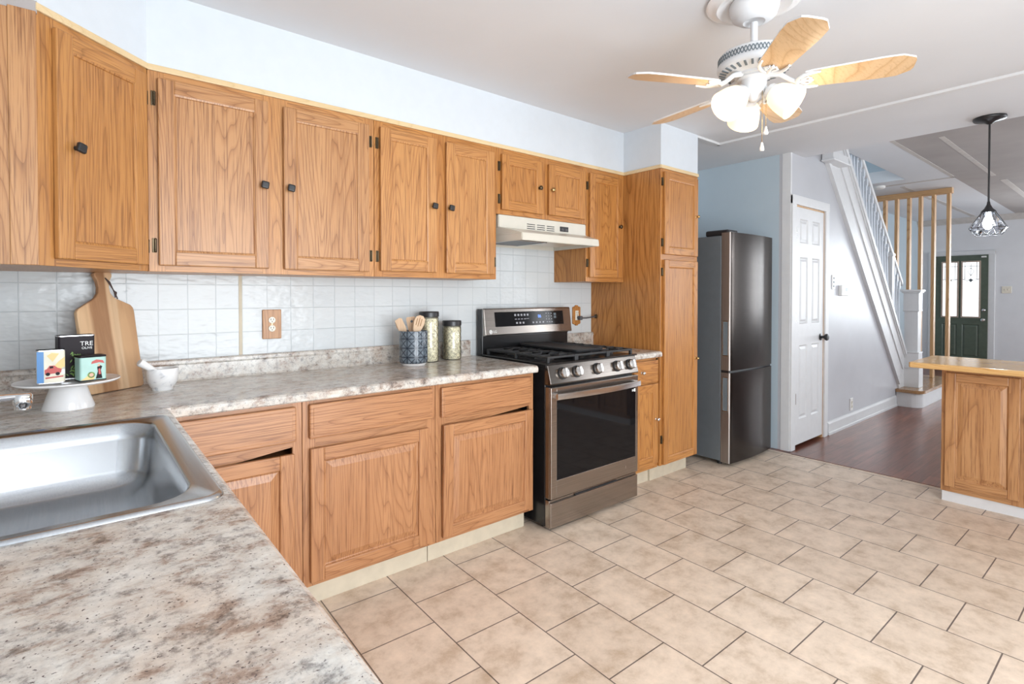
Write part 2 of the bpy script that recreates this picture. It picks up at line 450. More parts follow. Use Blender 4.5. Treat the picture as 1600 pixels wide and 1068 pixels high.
def crock_mat():
    """blue-grey glaze with dark pressed lines: a grid of squares with both diagonals"""
    m, nt, b = new_mat('blue_grey_glaze')
    tc = N(nt, 'ShaderNodeTexCoord')
    sp = N(nt, 'ShaderNodeSeparateXYZ'); L(nt, tc.outputs['Object'], sp.inputs[0])
    at = N(nt, 'ShaderNodeMath', operation='ARCTAN2'); L(nt, sp.outputs[1], at.inputs[0]); L(nt, sp.outputs[0], at.inputs[1])
    u = N(nt, 'ShaderNodeMath', operation='MULTIPLY'); u.inputs[1].default_value = 10 / (2 * PI); L(nt, at.outputs[0], u.inputs[0])
    v = N(nt, 'ShaderNodeMath', operation='MULTIPLY'); v.inputs[1].default_value = 1 / 0.049; L(nt, sp.outputs[2], v.inputs[0])
    def dist(a):
        p = N(nt, 'ShaderNodeMath', operation='PINGPONG'); p.inputs[1].default_value = 0.5; L(nt, a, p.inputs[0]); return p.outputs[0]
    s = N(nt, 'ShaderNodeMath', operation='ADD'); L(nt, u.outputs[0], s.inputs[0]); L(nt, v.outputs[0], s.inputs[1])
    d = N(nt, 'ShaderNodeMath', operation='SUBTRACT'); L(nt, u.outputs[0], d.inputs[0]); L(nt, v.outputs[0], d.inputs[1])
    ds = [dist(u.outputs[0]), dist(v.outputs[0]), dist(s.outputs[0]), dist(d.outputs[0])]
    mn = ds[0]
    for q in ds[1:]:
        k = N(nt, 'ShaderNodeMath', operation='MINIMUM'); L(nt, mn, k.inputs[0]); L(nt, q, k.inputs[1]); mn = k.outputs[0]
    nz = N(nt, 'ShaderNodeTexNoise', i_Scale=60.0, i_Detail=4.0); L(nt, tc.outputs['Object'], nz.inputs['Vector'])
    rp = ramp(nt, [(0.02, (0.012, 0.018, 0.030)), (0.06, (0.095, 0.118, 0.14)), (0.35, (0.19, 0.23, 0.26))]); L(nt, mn, rp.inputs[0])
    r2 = ramp(nt, [(0.3, (0.6, 0.6, 0.62)), (0.7, (1.4, 1.4, 1.4))]); L(nt, nz.outputs['Fac'], r2.inputs[0])
    mx = N(nt, 'ShaderNodeMix', data_type='RGBA', blend_type='MULTIPLY'); mx.inputs[0].default_value = 0.8
    L(nt, rp.outputs[0], mx.inputs[6]); L(nt, r2.outputs[0], mx.inputs[7])
    L(nt, mx.outputs[2], b.inputs['Base Color'])
    bump(nt, b, mn, 0.4, 0.002)
    b.inputs['Roughness'].default_value = 0.18
    return m
CROCK = crock_mat()

def door_glass():
    """leaded door glass: the pane itself glows in place of daylight behind it, dark leading near the top"""
    m, nt, b = new_mat('leaded_door_glass')
    v = coords(nt, (1, 1, 1), False)
    sp = N(nt, 'ShaderNodeSeparateXYZ'); L(nt, v, sp.inputs[0])
    rp = ramp(nt, [(0.0, (1, 1, 1)), (1.0, (0.90, 0.97, 0.98))])
    nz = N(nt, 'ShaderNodeTexNoise', i_Scale=30.0); L(nt, v, nz.inputs['Vector']); L(nt, nz.outputs['Fac'], rp.inputs[0])
    L(nt, rp.outputs[0], b.inputs['Emission Color'])
    b.inputs['Emission Strength'].default_value = 1.25
    b.inputs['Roughness'].default_value = 0.15
    return m
DGLASS = door_glass()

# ------------------------------------------------------------------ mesh helpers
class MB:
    """collects shapes and links them as ONE mesh object"""
    def __init__(self):
        self.bm = bmesh.new()
    def _add(self, t, mi=0, M=None):
        if M is not None:
            t.transform(M)
        for f in t.faces:
            f.material_index = mi
        me = bpy.data.meshes.new('tmp')
        t.to_mesh(me); t.free()
        self.bm.from_mesh(me)
        bpy.data.meshes.remove(me)
        return self
    def box(self, x0, x1, y0, y1, z0, z1, bev=0.0, mi=0, seg=2, M=None):
        t = bmesh.new()
        vs = [t.verts.new((x, y, z)) for x in (x0, x1) for y in (y0, y1) for z in (z0, z1)]
        for q in ((0, 1, 3, 2), (4, 6, 7, 5), (0, 4, 5, 1), (2, 3, 7, 6), (0, 2, 6, 4), (1, 5, 7, 3)):
            t.faces.new([vs[i] for i in q])
        bmesh.ops.recalc_face_normals(t, faces=t.faces)
        if bev:
            bmesh.ops.bevel(t, geom=list(t.edges), offset=bev, segments=seg, affect='EDGES', profile=0.5)
        return self._add(t, mi, M)
    def cyl(self, p0, p1, r0, r1=None, seg=24, mi=0, caps=True, smooth=True):
        r1 = r0 if r1 is None else r1
        p0, p1 = Vector(p0), Vector(p1)
        d = p1 - p0
        t = bmesh.new()
        bmesh.ops.create_cone(t, cap_ends=caps, segments=seg, radius1=r0, radius2=r1, depth=d.length)
        for f in t.faces:
            f.smooth = smooth and len(f.verts) == 4
        M = Matrix.Translation((p0 + p1) / 2) @ d.to_track_quat('Z', 'Y').to_matrix().to_4x4()
        return self._add(t, mi, M)
    def lathe(self, prof, c=(0, 0, 0), seg=32, mi=0, M=None, smooth=True, close=False):
        """prof: list of (radius, z); revolved about z at c"""
        t = bmesh.new()
        rings = []
        for r, z in prof:
            if r < 1e-6:
                rings.append([t.verts.new((0, 0, z))])
            else:
                rings.append([t.verts.new((r * math.cos(2 * PI * k / seg), r * math.sin(2 * PI * k / seg), z)) for k in range(seg)])
        for a, b in zip(rings, rings[1:]):
            for k in range(seg):
                j = (k + 1) % seg
                if len(a) == 1 and len(b) == 1: continue
                if len(a) == 1: t.faces.new((a[0], b[k], b[j]))
                elif len(b) == 1: t.faces.new((a[k], a[j], b[0]))
                else: t.faces.new((a[k], a[j], b[j], b[k]))
        for f in t.faces: f.smooth = smooth
        bmesh.ops.recalc_face_normals(t, faces=t.faces)
        MM = Matrix.Translation(c)
        if M is not None: MM = MM @ M
        return self._add(t, mi, MM)
    def sphere(self, c, r, sx=1, sy=1, sz=1, seg=16, mi=0):
        t = bmesh.new()
        bmesh.ops.create_uvsphere(t, u_segments=seg, v_segments=seg // 2 + 2, radius=r)
        for f in t.faces: f.smooth = True
        return self._add(t, mi, Matrix.Translation(c) @ Matrix.Diagonal((sx, sy, sz, 1)))
    def loft(self, loops, cap0=True, cap1=True, mi=0, smooth=False, M=None, closed=True):
        t = bmesh.new()
        R_ = [[t.verts.new(p) for p in l] for l in loops]
        n = len(R_[0])
        for a, b in zip(R_, R_[1:]):
            for k in range(n if closed else n - 1):
                j = (k + 1) % n
                f = t.faces.new((a[k], a[j], b[j], b[k])); f.smooth = smooth
        if cap0: t.faces.new(list(reversed(R_[0])))
        if cap1: t.faces.new(R_[-1])
        bmesh.ops.recalc_face_normals(t, faces=t.faces)
        return self._add(t, mi, M)
    def prism(self, pts, a0, a1, axis='z', mi=0, bev=0.0, M=None):
        """pts: 2-D outline; extruded from a0 to a1 along axis (x: pts are (y,z); y: (x,z); z: (x,y))"""
        def P(u, v, a):
            return {'x': (a, u, v), 'y': (u, a, v), 'z': (u, v, a)}[axis]
        t = bmesh.new()
        A = [t.verts.new(P(u, v, a0)) for u, v in pts]
        B = [t.verts.new(P(u, v, a1)) for u, v in pts]
        n = len(pts)
        fa = t.faces.new(A); fb = t.faces.new(list(reversed(B)))
        for k in range(n):
            j = (k + 1) % n
            t.faces.new((A[k], B[k], B[j], A[j]))
        bmesh.ops.recalc_face_normals(t, faces=t.faces)
        if bev:
            es = [e for f in (fa, fb) for e in f.edges]
            bmesh.ops.bevel(t, geom=list(set(es)), offset=bev, segments=2, affect='EDGES', profile=0.5)
        return self._add(t, mi, M)
    def tube(self, pts, r, seg=10, mi=0, caps=True, rs=None):
        pts = [Vector(p) for p in pts]
        loops = []
        up = Vector((0, 0, 1))
        prev = None
        for i, p in enumerate(pts):
            d = (pts[min(i + 1, len(pts) - 1)] - pts[max(i - 1, 0)]).normalized()
            if prev is None:
                a = d.orthogonal().normalized()
            else:
                a = (prev - d * prev.dot(d)).normalized()
            prev = a
            b = d.cross(a)
            rr = rs[i] if rs else r
            loops.append([p + (a * math.cos(2 * PI * k / seg) + b * math.sin(2 * PI * k / seg)) * rr for k in range(seg)])
        return self.loft(loops, caps, caps, mi, True)
    def build(self, name, mats, parent=None, kind=None, autosmooth=False):
        me = bpy.data.meshes.new(name)
        o = bpy.data.objects.new(name, me)
        COL.objects.link(o)
        off = ORG.get(parent.name, Vector((0, 0, 0))) if parent else Vector((0, 0, 0))
        if off.length:
            self.bm.transform(Matrix.Translation(-off))
        for e in self.bm.edges:
            if len(e.link_faces) == 2:
                fa, fb = e.link_faces
                if fa.smooth != fb.smooth or e.calc_face_angle(0.0) > 0.9:
                    e.smooth = False
        self.bm.to_mesh(me); self.bm.free()
        for m in (mats if isinstance(mats, (list, tuple)) else [mats]):
            me.materials.append(m)
        if parent:
            o.parent = parent
            ORG[o.name] = off
        if kind: o['kind'] = kind
        return o
ORG = {}   # world origin of a thing (its parts are written in world coordinates and shifted)

def thing(name, label, cat, loc=(0, 0, 0), rotz=0.0, group=None, local=False):
    o = bpy.data.objects.new(name, None)
    COL.objects.link(o)
    o.empty_display_size = 0.1
    o.location = loc
    o.rotation_euler = (0, 0, rotz)
    o['label'] = label; o['category'] = cat
    if group: o['group'] = group
    ORG[o.name] = Vector((0, 0, 0)) if local else Vector(loc)
    return o
def tag(o, label, cat, group=None):
    o['label'] = label; o['category'] = cat
    if group: o['group'] = group
    return o
def struct(name, mb, mats):
    return mb.build(name, mats, None, 'structure')
def recenter(o):
    """put a one-mesh thing's origin at the bottom centre of its mesh"""
    vs = [v.co for v in o.data.vertices]
    c = Vector(((min(v.x for v in vs) + max(v.x for v in vs)) / 2, (min(v.y for v in vs) + max(v.y for v in vs)) / 2, min(v.z for v in vs)))
    o.data.transform(Matrix.Translation(-c))
    o.location = c
    return o
def text(body, size, M, name, m, parent, ext=0.0006, align='CENTER'):
    cu = bpy.data.curves.new('lettering', 'FONT')
    cu.body = body; cu.size = size; cu.extrude = ext; cu.align_x = align; cu.align_y = 'CENTER'
    to = bpy.data.objects.new('lettering', cu)
    COL.objects.link(to)
    dg = bpy.context.evaluated_depsgraph_get()
    me = bpy.data.meshes.new_from_object(to.evaluated_get(dg))
    bpy.data.objects.remove(to); bpy.data.curves.remove(cu)
    b = MB(); t = bmesh.new(); t.from_mesh(me); bpy.data.meshes.remove(me)
    b._add(t, 0, M)
    return b.build(name, m, parent)
def facing(loc, rotz=0.0, tilt=0.0):
    """text plane standing up and facing -y, then turned"""
    return Matrix.Translation(loc) @ Matrix.Rotation(rotz, 4, 'Z') @ Matrix.Rotation(PI / 2 + tilt, 4, 'X')

def rrect(x0, x1, y0, y1, r, z, n=5):
    p = []
    for cx, cy, a in ((x1 - r, y1 - r, 0), (x0 + r, y1 - r, 90), (x0 + r, y0 + r, 180), (x1 - r, y0 + r, 270)):
        for k in range(n + 1):
            t = R(a + 90 * k / n)
            p.append((cx + r * math.cos(t), cy + r * math.sin(t), z))
    return p

# ------------------------------------------------------------------ cabinet doors (local: face towards -y, back at y=0)
def door_mb(x0, x1, z0, z1, style, y=0.0, t=0.019, sw=0.055, M=None):
    """materials: 0 rails (x grain), 1 stiles and panel (z grain)"""
    b = MB()
    yf = y - t
    b.box(x0, x0 + sw, yf, y, z0, z1, 0.004, 1, M=M)
    b.box(x1 - sw, x1, yf, y, z0, z1, 0.004, 1, M=M)
    b.box(x0 + sw - 0.001, x1 - sw + 0.001, yf + 0.0006, y, z0 + 0.0006, z0 + sw, 0.0036, 0, M=M)
    b.box(x0 + sw - 0.001, x1 - sw + 0.001, yf + 0.0006, y, z1 - sw, z1 - 0.0006, 0.0036, 0, M=M)
    a0, a1, c0, c1 = x0 + sw, x1 - sw, z0 + sw, z1 - sw
    def loop(ins, yy):
        return [(a0 + ins, yy, c0 + ins), (a1 - ins, yy, c0 + ins), (a1 - ins, yy, c1 - ins), (a0 + ins, yy, c1 - ins)]
    if style == 'raised':
        ls = [loop(-0.002, yf + 0.001), loop(0.003, yf + 0.0095), loop(0.007, yf + 0.0105), loop(0.030, yf + 0.0035), loop(0.034, yf + 0.0025)]
    else:
        ls = [loop(-0.002, yf + 0.001), loop(0.004, yf + 0.003), loop(0.006, yf + 0.0075), loop(0.0075, yf + 0.0075)]
    b.loft(ls, False, True, 1, M=M)
    return b
def knob_black(parent, x, z, y, rot=10, M=None):
    b = MB()
    b.cyl((0, 0, 0), (0, -0.016, 0), 0.007, 0.008, 14)
    T = Matrix.Translation((x, y, z))
    b.bm.transform(Matrix.Rotation(R(rot), 4, 'Y'))
    b2 = MB()
    b2.bm.free(); b2.bm = b.bm
    b2.box(-0.0155, 0.0155, -0.030, -0.015, -0.0155, 0.0155, 0.006, 0, 3, M=Matrix.Rotation(R(rot), 4, 'Y'))
    b2.bm.transform(T)
    if M is not None: b2.bm.transform(M)
    return b2.build('knob', KNOBK, parent)
def knob_round(parent, x, z, y, m, r=0.014, M=None):
    b = MB()
    prof = [(0.0, 0.026), (r * 0.6, 0.0255), (r * 0.95, 0.021), (r, 0.017), (r * 0.8, 0.013), (0.006, 0.010), (0.006, 0.003), (0.009, 0.0), (0, 0)]
    b.lathe(prof, (x, y, z), 18, M=Matrix.Rotation(PI / 2, 4, 'X'))
    if M is not None: b.bm.transform(M)
    return b.build('knob', m, parent)
def hinge(parent, x, z, y, M=None, h=0.055):
    b = MB()
    b.box(x - 0.007, x + 0.007, y - 0.004, y + 0.001, z - h / 2, z + h / 2, 0.001)
    b.cyl((x + 0.003, y - 0.006, z - h * 0.36), (x + 0.003, y - 0.006, z + h * 0.36), 0.0045, seg=10)
    for s in (-1, 1):
        b.sphere((x + 0.003, y - 0.006, z + s * h * 0.40), 0.005, seg=8)
    if M is not None: b.bm.transform(M)
    return b.build('hinge', BRASSD, parent)
def face_frame(parent, stiles, rails, y, mats, M=None, t=0.019):
    """stiles: (x0,x1,z0,z1); rails: the same; in one mesh"""
    b = MB()
    for (x0, x1, z0, z1) in stiles: b.box(x0, x1, y, y + t, z0, z1, 0.0008, 1, 1, M=M)
    for (x0, x1, z0, z1) in rails: b.box(x0, x1, y + 0.0005, y + t, z0, z1, 0.0008, 0, 1, M=M)
    return b.build('face_frame', [mats[0], mats[2]], parent)

# ================================================================== THE SETTING
HC, HL = 2.444, 2.656          # kitchen and living-room ceilings
XD = 4.893                     # wall behind the fridge
YS = -0.855                    # wall under the stairs
XF = 12.65                     # front wall
YB = -4.20                     # wall behind the camera

struct('floor_kitchen', MB().box(-0.1, 4.836, YB - 0.1, 0.1, -0.06, 0.0), TILEF)
struct('floor_living', MB().box(4.836, XF + 0.1, YB - 0.1, 0.2, -0.06, -0.001), WOODF)
struct('trim_threshold', MB().prism([(4.828, -0.001), (4.845, -0.001), (4.842, 0.003), (4.831, 0.003)], YB, -0.9, 'y'), WOODF)

# walls
struct('wall_back', MB().box(-0.1, XD + 0.1, 0.0, 0.1, 0.0, HC + 0.2), SOFFIT)
b = MB()
b.box(-0.1, 0, YB - 0.1, 0.0, 0, HC + 0.2)
struct('wall_left', b, SOFFIT)
b = MB()
OP = [(0.35, 2.45, 0.06, 2.10), (3.25, 4.25, 1.0, 2.1), (6.45, 7.95, 0.75, 2.25), (10.9, 12.1, 0.75, 2.25)]
xs = -0.1
for (a0, a1, c0, c1) in OP:
    b.box(xs, a0, YB - 0.1, YB, 0, HL + 0.2)
    b.box(a0, a1, YB - 0.1, YB, 0, c0).box(a0, a1, YB - 0.1, YB, c1, HL + 0.2)
    xs = a1
b.box(xs, XF + 0.1, YB - 0.1, YB, 0, HL + 0.2)
struct('wall_rear', b, FARW)
fw_ = MB()
fw_.box(XF, XF + 0.1, -1.90, 0.2, 0, HL + 0.2).box(XF, XF + 0.1, -2.80, -2.60, 0, HL + 0.2).box(XF, XF + 0.1, YB, -3.50, 0, HL + 0.2)
for a0, a1 in ((-2.60, -1.90), (-3.50, -2.80)):
    fw_.box(XF, XF + 0.1, a0, a1, 0, 0.80).box(XF, XF + 0.1, a0, a1, 2.40, HL + 0.2)
struct('wall_front', fw_, FARW)
struct('wall_party', MB().box(5.0, XF, 0.1, 0.2, 0, 4.45), BLUEW)
struct('wall_alcove', MB().box(XD, XD + 0.1, YS + 0.0905, 0.0, 0, HC + 0.1), BLUEW)

# under-stair wall: below the stringer, with the cupboard door opening
DX0, DX1, DZ = 4.975, 5.585, 2.03
b = MB()
b.box(XD, DX0, YS, YS + 0.09, 0, 2.62)
b.prism([(DX0, DZ), (DX1, DZ), (DX1, 2.45), (5.45, 2.62), (DX0, 2.62)], YS, YS + 0.09, 'y')
b.prism([(DX1, 0), (7.86, 0), (7.86, 0.18), (DX1, 2.52)], YS, YS + 0.09, 'y')
struct('wall_stair', b, GREYW)
struct('trim_corner', MB().box(XD - 0.004, XD + 0.02, YS - 0.002, -0.79, 0, HC), WHITE)

# ceilings
struct('ceiling_kitchen', MB().box(-0.1, 5.15, YB - 0.1, 0.1, HC, HL + 0.14), CEIL)
b = MB()
b.box(5.15, XF + 0.1, -1.245, YS, HL, HL + 0.14).box(5.15, XF + 0.1, YB - 0.1, -4.0, HL, HL + 0.14)
b.box(8.0, XF + 0.1, YS, 0.2, HL, HL + 0.14)
struct('ceiling_hall', b, CEIL)
struct('ceiling_living', MB().box(5.15, XF + 0.1, -4.0, -1.245, HL, HL + 0.14), DRYW)
b = MB()
b.box(6.0, 8.30, -1.262, -1.225, HL - 0.003, HL + 0.002).box(6.2, 8.55, -1.575, -1.535, HL - 0.003, HL + 0.002)
b.box(8.27, 8.33, -1.262, -0.2, HL - 0.003, HL + 0.002).box(8.5, 9.9, -0.72, -0.67, HL - 0.003, HL + 0.002)
b.box(9.9, 12.5, -0.75, -0.69, HL - 0.003, HL + 0.002).box(8.9, 12.5, -1.62, -1.56, HL - 0.003, HL + 0.002)
struct('trim_drywall_seams', b, MUD)
struct('ceiling_upstairs', MB().box(4.9, 8.2, -1.3, 0.2, 4.45, 4.55), SOFFIT)
b = MB()
b.box(8.0, 8.1, YS - 0.05, 0.1, HL + 0.14, 4.45).box(5.05, 5.15, YS - 0.05, 0.1, HL + 0.14, 4.45)
b.box(5.05, 8.1, YS - 0.15, YS - 0.05, HL + 0.14, 4.45)
struct('wall_upstairs', b, BLUEW)

# soffit over the wall cabinets and the bare pine strip under it
SOFP = [(0, 0), (3.889, 0), (3.889, -0.628), (3.438, -0.628), (3.438, -0.315), (0.61, -0.315), (0.312, -0.606), (0, -0.606)]
struct('wall_soffit', MB().prism(SOFP, 2.160, HC, 'z'), SOFFIT)
b = MB()
P = [(0.312, -0.606), (0.61, -0.315), (3.438, -0.315), (3.438, -0.628), (3.889, -0.628)]
for (x0, y0), (x1, y1) in zip(P, P[1:]):
    d = Vector((x1 - x0, y1 - y0, 0)); ln = d.length; d.normalize()
    Mx = Matrix.Translation((x0, y0, 0)) @ Matrix.Rotation(math.atan2(d.y, d.x), 4, 'Z')
    b.box(-0.004, ln + 0.004, -0.008, 0.02, 2.139, 2.162, 0.002, M=Mx)
struct('trim_soffit', b, TRIMW[0])
struct('trim_soffit_end', MB().box(0.0, 0.315, -0.612, -0.59, 2.128, 2.165), DRYW)

# ceiling strip, crown, baseboards
b = MB()
b.box(3.889, 4.216, -0.628, -0.600, HC - 0.016, HC + 0.001, 0.003)
b.box(4.190, 4.232, -3.9, -0.600, HC - 0.016, HC + 0.001, 0.003)
struct('trim_ceiling_strip', b, WHITE)
struct('trim_crown', MB().prism([(XF, HL), (XF - 0.09, HL), (XF - 0.085, HL - 0.02), (XF - 0.03, HL - 0.07), (XF - 0.022, HL - 0.10), (XF, HL - 0.10)], YB, 0.1, 'y'), MUD)
def base_prof(y, s):
    return [(y, 0), (y + s * 0.022, 0), (y + s * 0.022, 0.02), (y + s * 0.014, 0.026), (y + s * 0.014, 0.10), (y + s * 0.008, 0.118), (y, 0.122)]
struct('baseboard_stair', MB().prism(base_prof(YS, -1), 5.69, 7.70, 'x'), WHITE)
struct('baseboard_front', MB().prism([(XF - a + 0.0, z) for a, z in ((0, 0), (0.02, 0), (0.02, 0.11), (0.006, 0.13), (0, 0.13))], YB, -1.02, 'y'), WHITE)

# tiled backsplash with the cream joint strip
b = MB()
b.box(0.0, 3.438, -0.006, 0.0, 0.99, 1.376).box(2.28, 3.06, -0.006, 0.0, 1.376, 1.62).box(2.30, 3.13, -0.006, 0.0, 0.80, 0.99)
struct('wall_backsplash', b, TILEW)
struct('wall_backsplash_side', MB().box(0.0, 0.006, -2.7, -0.006, 0.99, 1.15), TILEW)
struct('trim_tile_joint', MB().box(0.985, 1.000, -0.008, -0.004, 1.0, 1.376, 0.001), CREAM)

# windows that light the rooms (behind and beside the camera)
def window(n, axis, pos, a0, a1, c0, c1, mull=1, rail=True):
    """frame and pane in an opening; axis 'y': wall at y=pos facing +y; 'x': wall at x=pos facing +x"""
    M = Matrix.Identity(4) if axis == 'y' else Matrix.Translation((2 * XF, 0, 0)) @ Matrix.Rotation(PI / 2, 4, 'Z') @ Matrix.Diagonal((1, 1, 1, 1)) if axis == 'X' else Matrix.Rotation(PI / 2, 4, 'Z') @ Matrix.Diagonal((1, -1, 1, 1))
    b = MB(); f = 0.045
    y0, y1 = pos - 0.07, pos - 0.02
    b.box(a0, a0 + f, y0, y1, c0, c1, M=M).box(a1 - f, a1, y0, y1, c0, c1, M=M)
    b.box(a0, a1, y0, y1, c0, c0 + f, M=M).box(a0, a1, y0, y1, c1 - f, c1, M=M)
    for k in range(1, mull + 1):
        x = a0 + (a1 - a0) * k / (mull + 1)
        b.box(x - 0.02, x + 0.02, y0, y1, c0, c1, M=M)
    if rail: b.box(a0, a1, y0, y1, (c0 + c1) / 2 - 0.02, (c0 + c1) / 2 + 0.02, M=M)
    cs = 0.07
    b.box(a0 - cs, a0, pos, pos + 0.018, c0 - cs, c1 + cs, M=M).box(a1, a1 + cs, pos, pos + 0.018, c0 - cs, c1 + cs, M=M)
    b.box(a0, a1, pos, pos + 0.018, c1, c1 + cs, M=M).box(a0, a1, pos, pos + 0.03, c0 - cs, c0, M=M)
    bmesh.ops.recalc_face_normals(b.bm, faces=b.bm.faces)
    o = struct('window_%d' % n, b, WHITE)
    p = MB().box(a0 + f, a1 - f, pos - 0.047, pos - 0.043, c0 + f, c1 - f, M=M)
    bmesh.ops.recalc_face_normals(p.bm, faces=p.bm.faces)
    p.build('pane', GLASS, o)
window(1, 'y', YB, 10.9, 12.1, 0.75, 2.25, 0, True)  # unseen window, added so light reaches the living room and front wall
window(2, 'y', YB, 0.35, 2.45, 0.06, 2.10, 1, False)
window(3, 'y', YB, 3.25, 4.25, 1.0, 2.1, 0, True)
window(4, 'y', YB, 6.45, 7.95, 0.75, 2.25, 1, True)  # unseen window, added as a light source for the dining area
for k_, (a0, a1) in enumerate(((-2.60, -1.90), (-3.50, -2.80))):
    window(5 + k_, 'X', XF, a0, a1, 0.80, 2.40, 0, True)

# cupboard door under the stairs: six panels, ajar a hair
def panel_rect(b, x0, x1, z0, z1, y, mi=0):
    def lp(i, yy): return [(x0 + i, yy, z0 + i), (x1 - i, yy, z0 + i), (x1 - i, yy, z1 - i), (x0 + i, yy, z1 - i)]
    b.loft([lp(0, y - 0.0005), lp(0.010, y + 0.009), lp(0.016, y + 0.009), lp(0.036, y + 0.001)], False, True, mi)
def slab_with_panels(x0, x1, z0, z1, y0, y1, panels):
    """front face (at y0, facing -y) cut into a grid so the panels can be sunk into it"""
    xs = sorted({x0, x1, *[v for p in panels for v in p[:2]]}); zs = sorted({z0, z1, *[v for p in panels for v in p[2:4]]})
    b = MB()
    t = bmesh.new()
    for i in range(len(xs) - 1):
        for j in range(len(zs) - 1):
            cx, cz = (xs[i] + xs[i + 1]) / 2, (zs[j] + zs[j + 1]) / 2
            if any(p[0] < cx < p[1] and p[2] < cz < p[3] for p in panels): continue
            t.faces.new([t.verts.new(q) for q in ((xs[i], y0, zs[j]), (xs[i + 1], y0, zs[j]), (xs[i + 1], y0, zs[j + 1]), (xs[i], y0, zs[j + 1]))])
    for q in (((x0, y0, z0), (x0, y1, z0), (x0, y1, z1), (x0, y0, z1)), ((x1, y0, z0), (x1, y0, z1), (x1, y1, z1), (x1, y1, z0)),
              ((x0, y1, z0), (x1, y1, z0), (x1, y1, z1), (x0, y1, z1)), ((x0, y0, z1), (x0, y1, z1), (x1, y1, z1), (x1, y0, z1)),
              ((x0, y0, z0), (x1, y0, z0), (x1, y1, z0), (x0, y1, z0))):
        t.faces.new([t.verts.new(v) for v in q])
    bmesh.ops.remove_doubles(t, verts=t.verts, dist=1e-5)
    b._add(t)
    for p in panels: panel_rect(b, p[0], p[1], p[2], p[3], y0)
    return b
x0, x1 = DX0 + 0.012, DX1 - 0.02
xm = (x0 + x1) / 2
pn = []
for (z0, z1) in ((0.24, 0.86), (1.04, 1.60), (1.72, 1.92)):
    pn += [(x0 + 0.085, xm - 0.045, z0, z1), (xm + 0.045, x1 - 0.085, z0, z1)]
d1 = struct('door_1', slab_with_panels(x0, x1, 0.03, 2.015, YS - 0.004, YS + 0.03, pn), WHITE)
for z in (0.42, 1.10, 1.80):
    b = MB().box(x0 - 0.012, x0 + 0.014, YS - 0.008, YS - 0.003, z - 0.045, z + 0.045, 0.001).cyl((x0 - 0.002, YS - 0.011, z - 0.045), (x0 - 0.002, YS - 0.011, z + 0.045), 0.006, seg=10)
    b.build('hinge', SATIN, d1)
b = MB()
b.lathe([(0.03, 0.0), (0.03, 0.006), (0.012, 0.010), (0.011, 0.030), (0.026, 0.040), (0.031, 0.052), (0.026, 0.064), (0.0, 0.068)], (x1 - 0.055, YS - 0.004, 0.91), 20, M=Matrix.Rotation(PI / 2, 4, 'X'))
b.build('door_knob', KNOBK, d1)
b = MB()
b.box(XD + 0.002, DX0, YS - 0.018, YS + 0.02, 0, 2.10, 0.003).box(DX1, DX1 + 0.075, YS - 0.018, YS + 0.02, 0, 2.10, 0.003)
b.box(XD + 0.002, DX1 + 0.075, YS - 0.020, YS + 0.02, DZ, 2.105, 0.003)
struct('trim_cupboard_door', b, WHITE)
b = MB().box(DX1 - 0.019, DX1 - 0.001, YS - 0.002, YS + 0.06, 0.0, DZ).box(DX0, DX1, YS + 0.0, YS + 0.06, DZ - 0.012, DZ)
struct('trim_door_jamb', b, STUD[2])

# front door: dark green, two leaded lights
FY0, FY1, FZ = -0.161, -0.907, 1.985
def fx(b):  # local (x to the right as seen, face -y) -> front wall facing -x
    b.bm.transform(Matrix.Translation((XF - 0.045, 0, 0)) @ Matrix.Rotation(-PI / 2, 4, 'Z'))
    return b
gl = [(0.291, 0.491, 0.90, 1.86), (0.570, 0.790, 0.90, 1.86)]
pn = [(0.285, 0.495, 0.18, 0.76), (0.565, 0.795, 0.18, 0.76)]
d2 = struct('door_2', fx(slab_with_panels(-FY0, -FY1, 0.02, FZ, 0.0, 0.04, pn)), GREEN)
for (x0, x1, z0, z1) in gl:
    b = MB()
    w_ = 0.024
    b.box(x0 - w_, x0, -0.012, 0.002, z0 - w_, z1 + w_, 0.003).box(x1, x1 + w_, -0.012, 0.002, z0 - w_, z1 + w_, 0.003)
    b.box(x0, x1, -0.012, 0.002, z0 - w_, z0, 0.003).box(x0, x1, -0.012, 0.002, z1, z1 + w_, 0.003)
    fr = fx(b).build('light_frame', TANF, d2)
    g = fx(MB().box(x0, x1, -0.004, -0.001, z0, z1)).build('pane', DGLASS, fr)
    b = MB()
    xm = (x0 + x1) / 2; q = 0.0035
    for zz in (z1 - 0.07, z1 - 0.30):
        b.box(x0, x1, -0.006, -0.004, zz - q, zz + q)
    for xx in (x0 + 0.03, x1 - 0.03):
        b.box(xx - q, xx + q, -0.006, -0.004, z1 - 0.30, z1)
    b.box(xm - q, xm + q, -0.006, -0.004, z1 - 0.26, z1 - 0.03)
    for s in (-1, 1):
        b.tube([(xm, -0.005, z1 - 0.10), (xm + s * 0.045, -0.005, z1 - 0.16), (xm, -0.005, z1 - 0.24)], q, 6)
        b.tube([(x0 if s < 0 else x1, -0.005, z1 - 0.30), (xm + s * 0.05, -0.005, z1 - 0.33), (xm, -0.005, z1 - 0.30)], q, 6)
    b.prism([(xm - 0.03, z1 - 0.32), (xm, z1 - 0.285), (xm + 0.03, z1 - 0.32), (xm, z1 - 0.355)], -0.0075, -0.004, 'y')
    fx(b).build('leading', SIDEG, fr)
b = MB()
b.lathe([(0.028, 0), (0.028, 0.008), (0.012, 0.012), (0.011, 0.03), (0.026, 0.042), (0.026, 0.056), (0, 0.062)], (0.850, 0, 0.845), 18, M=Matrix.Rotation(PI / 2, 4, 'X'))
fx(b).build('door_knob', SATIN, d2)
b = MB()
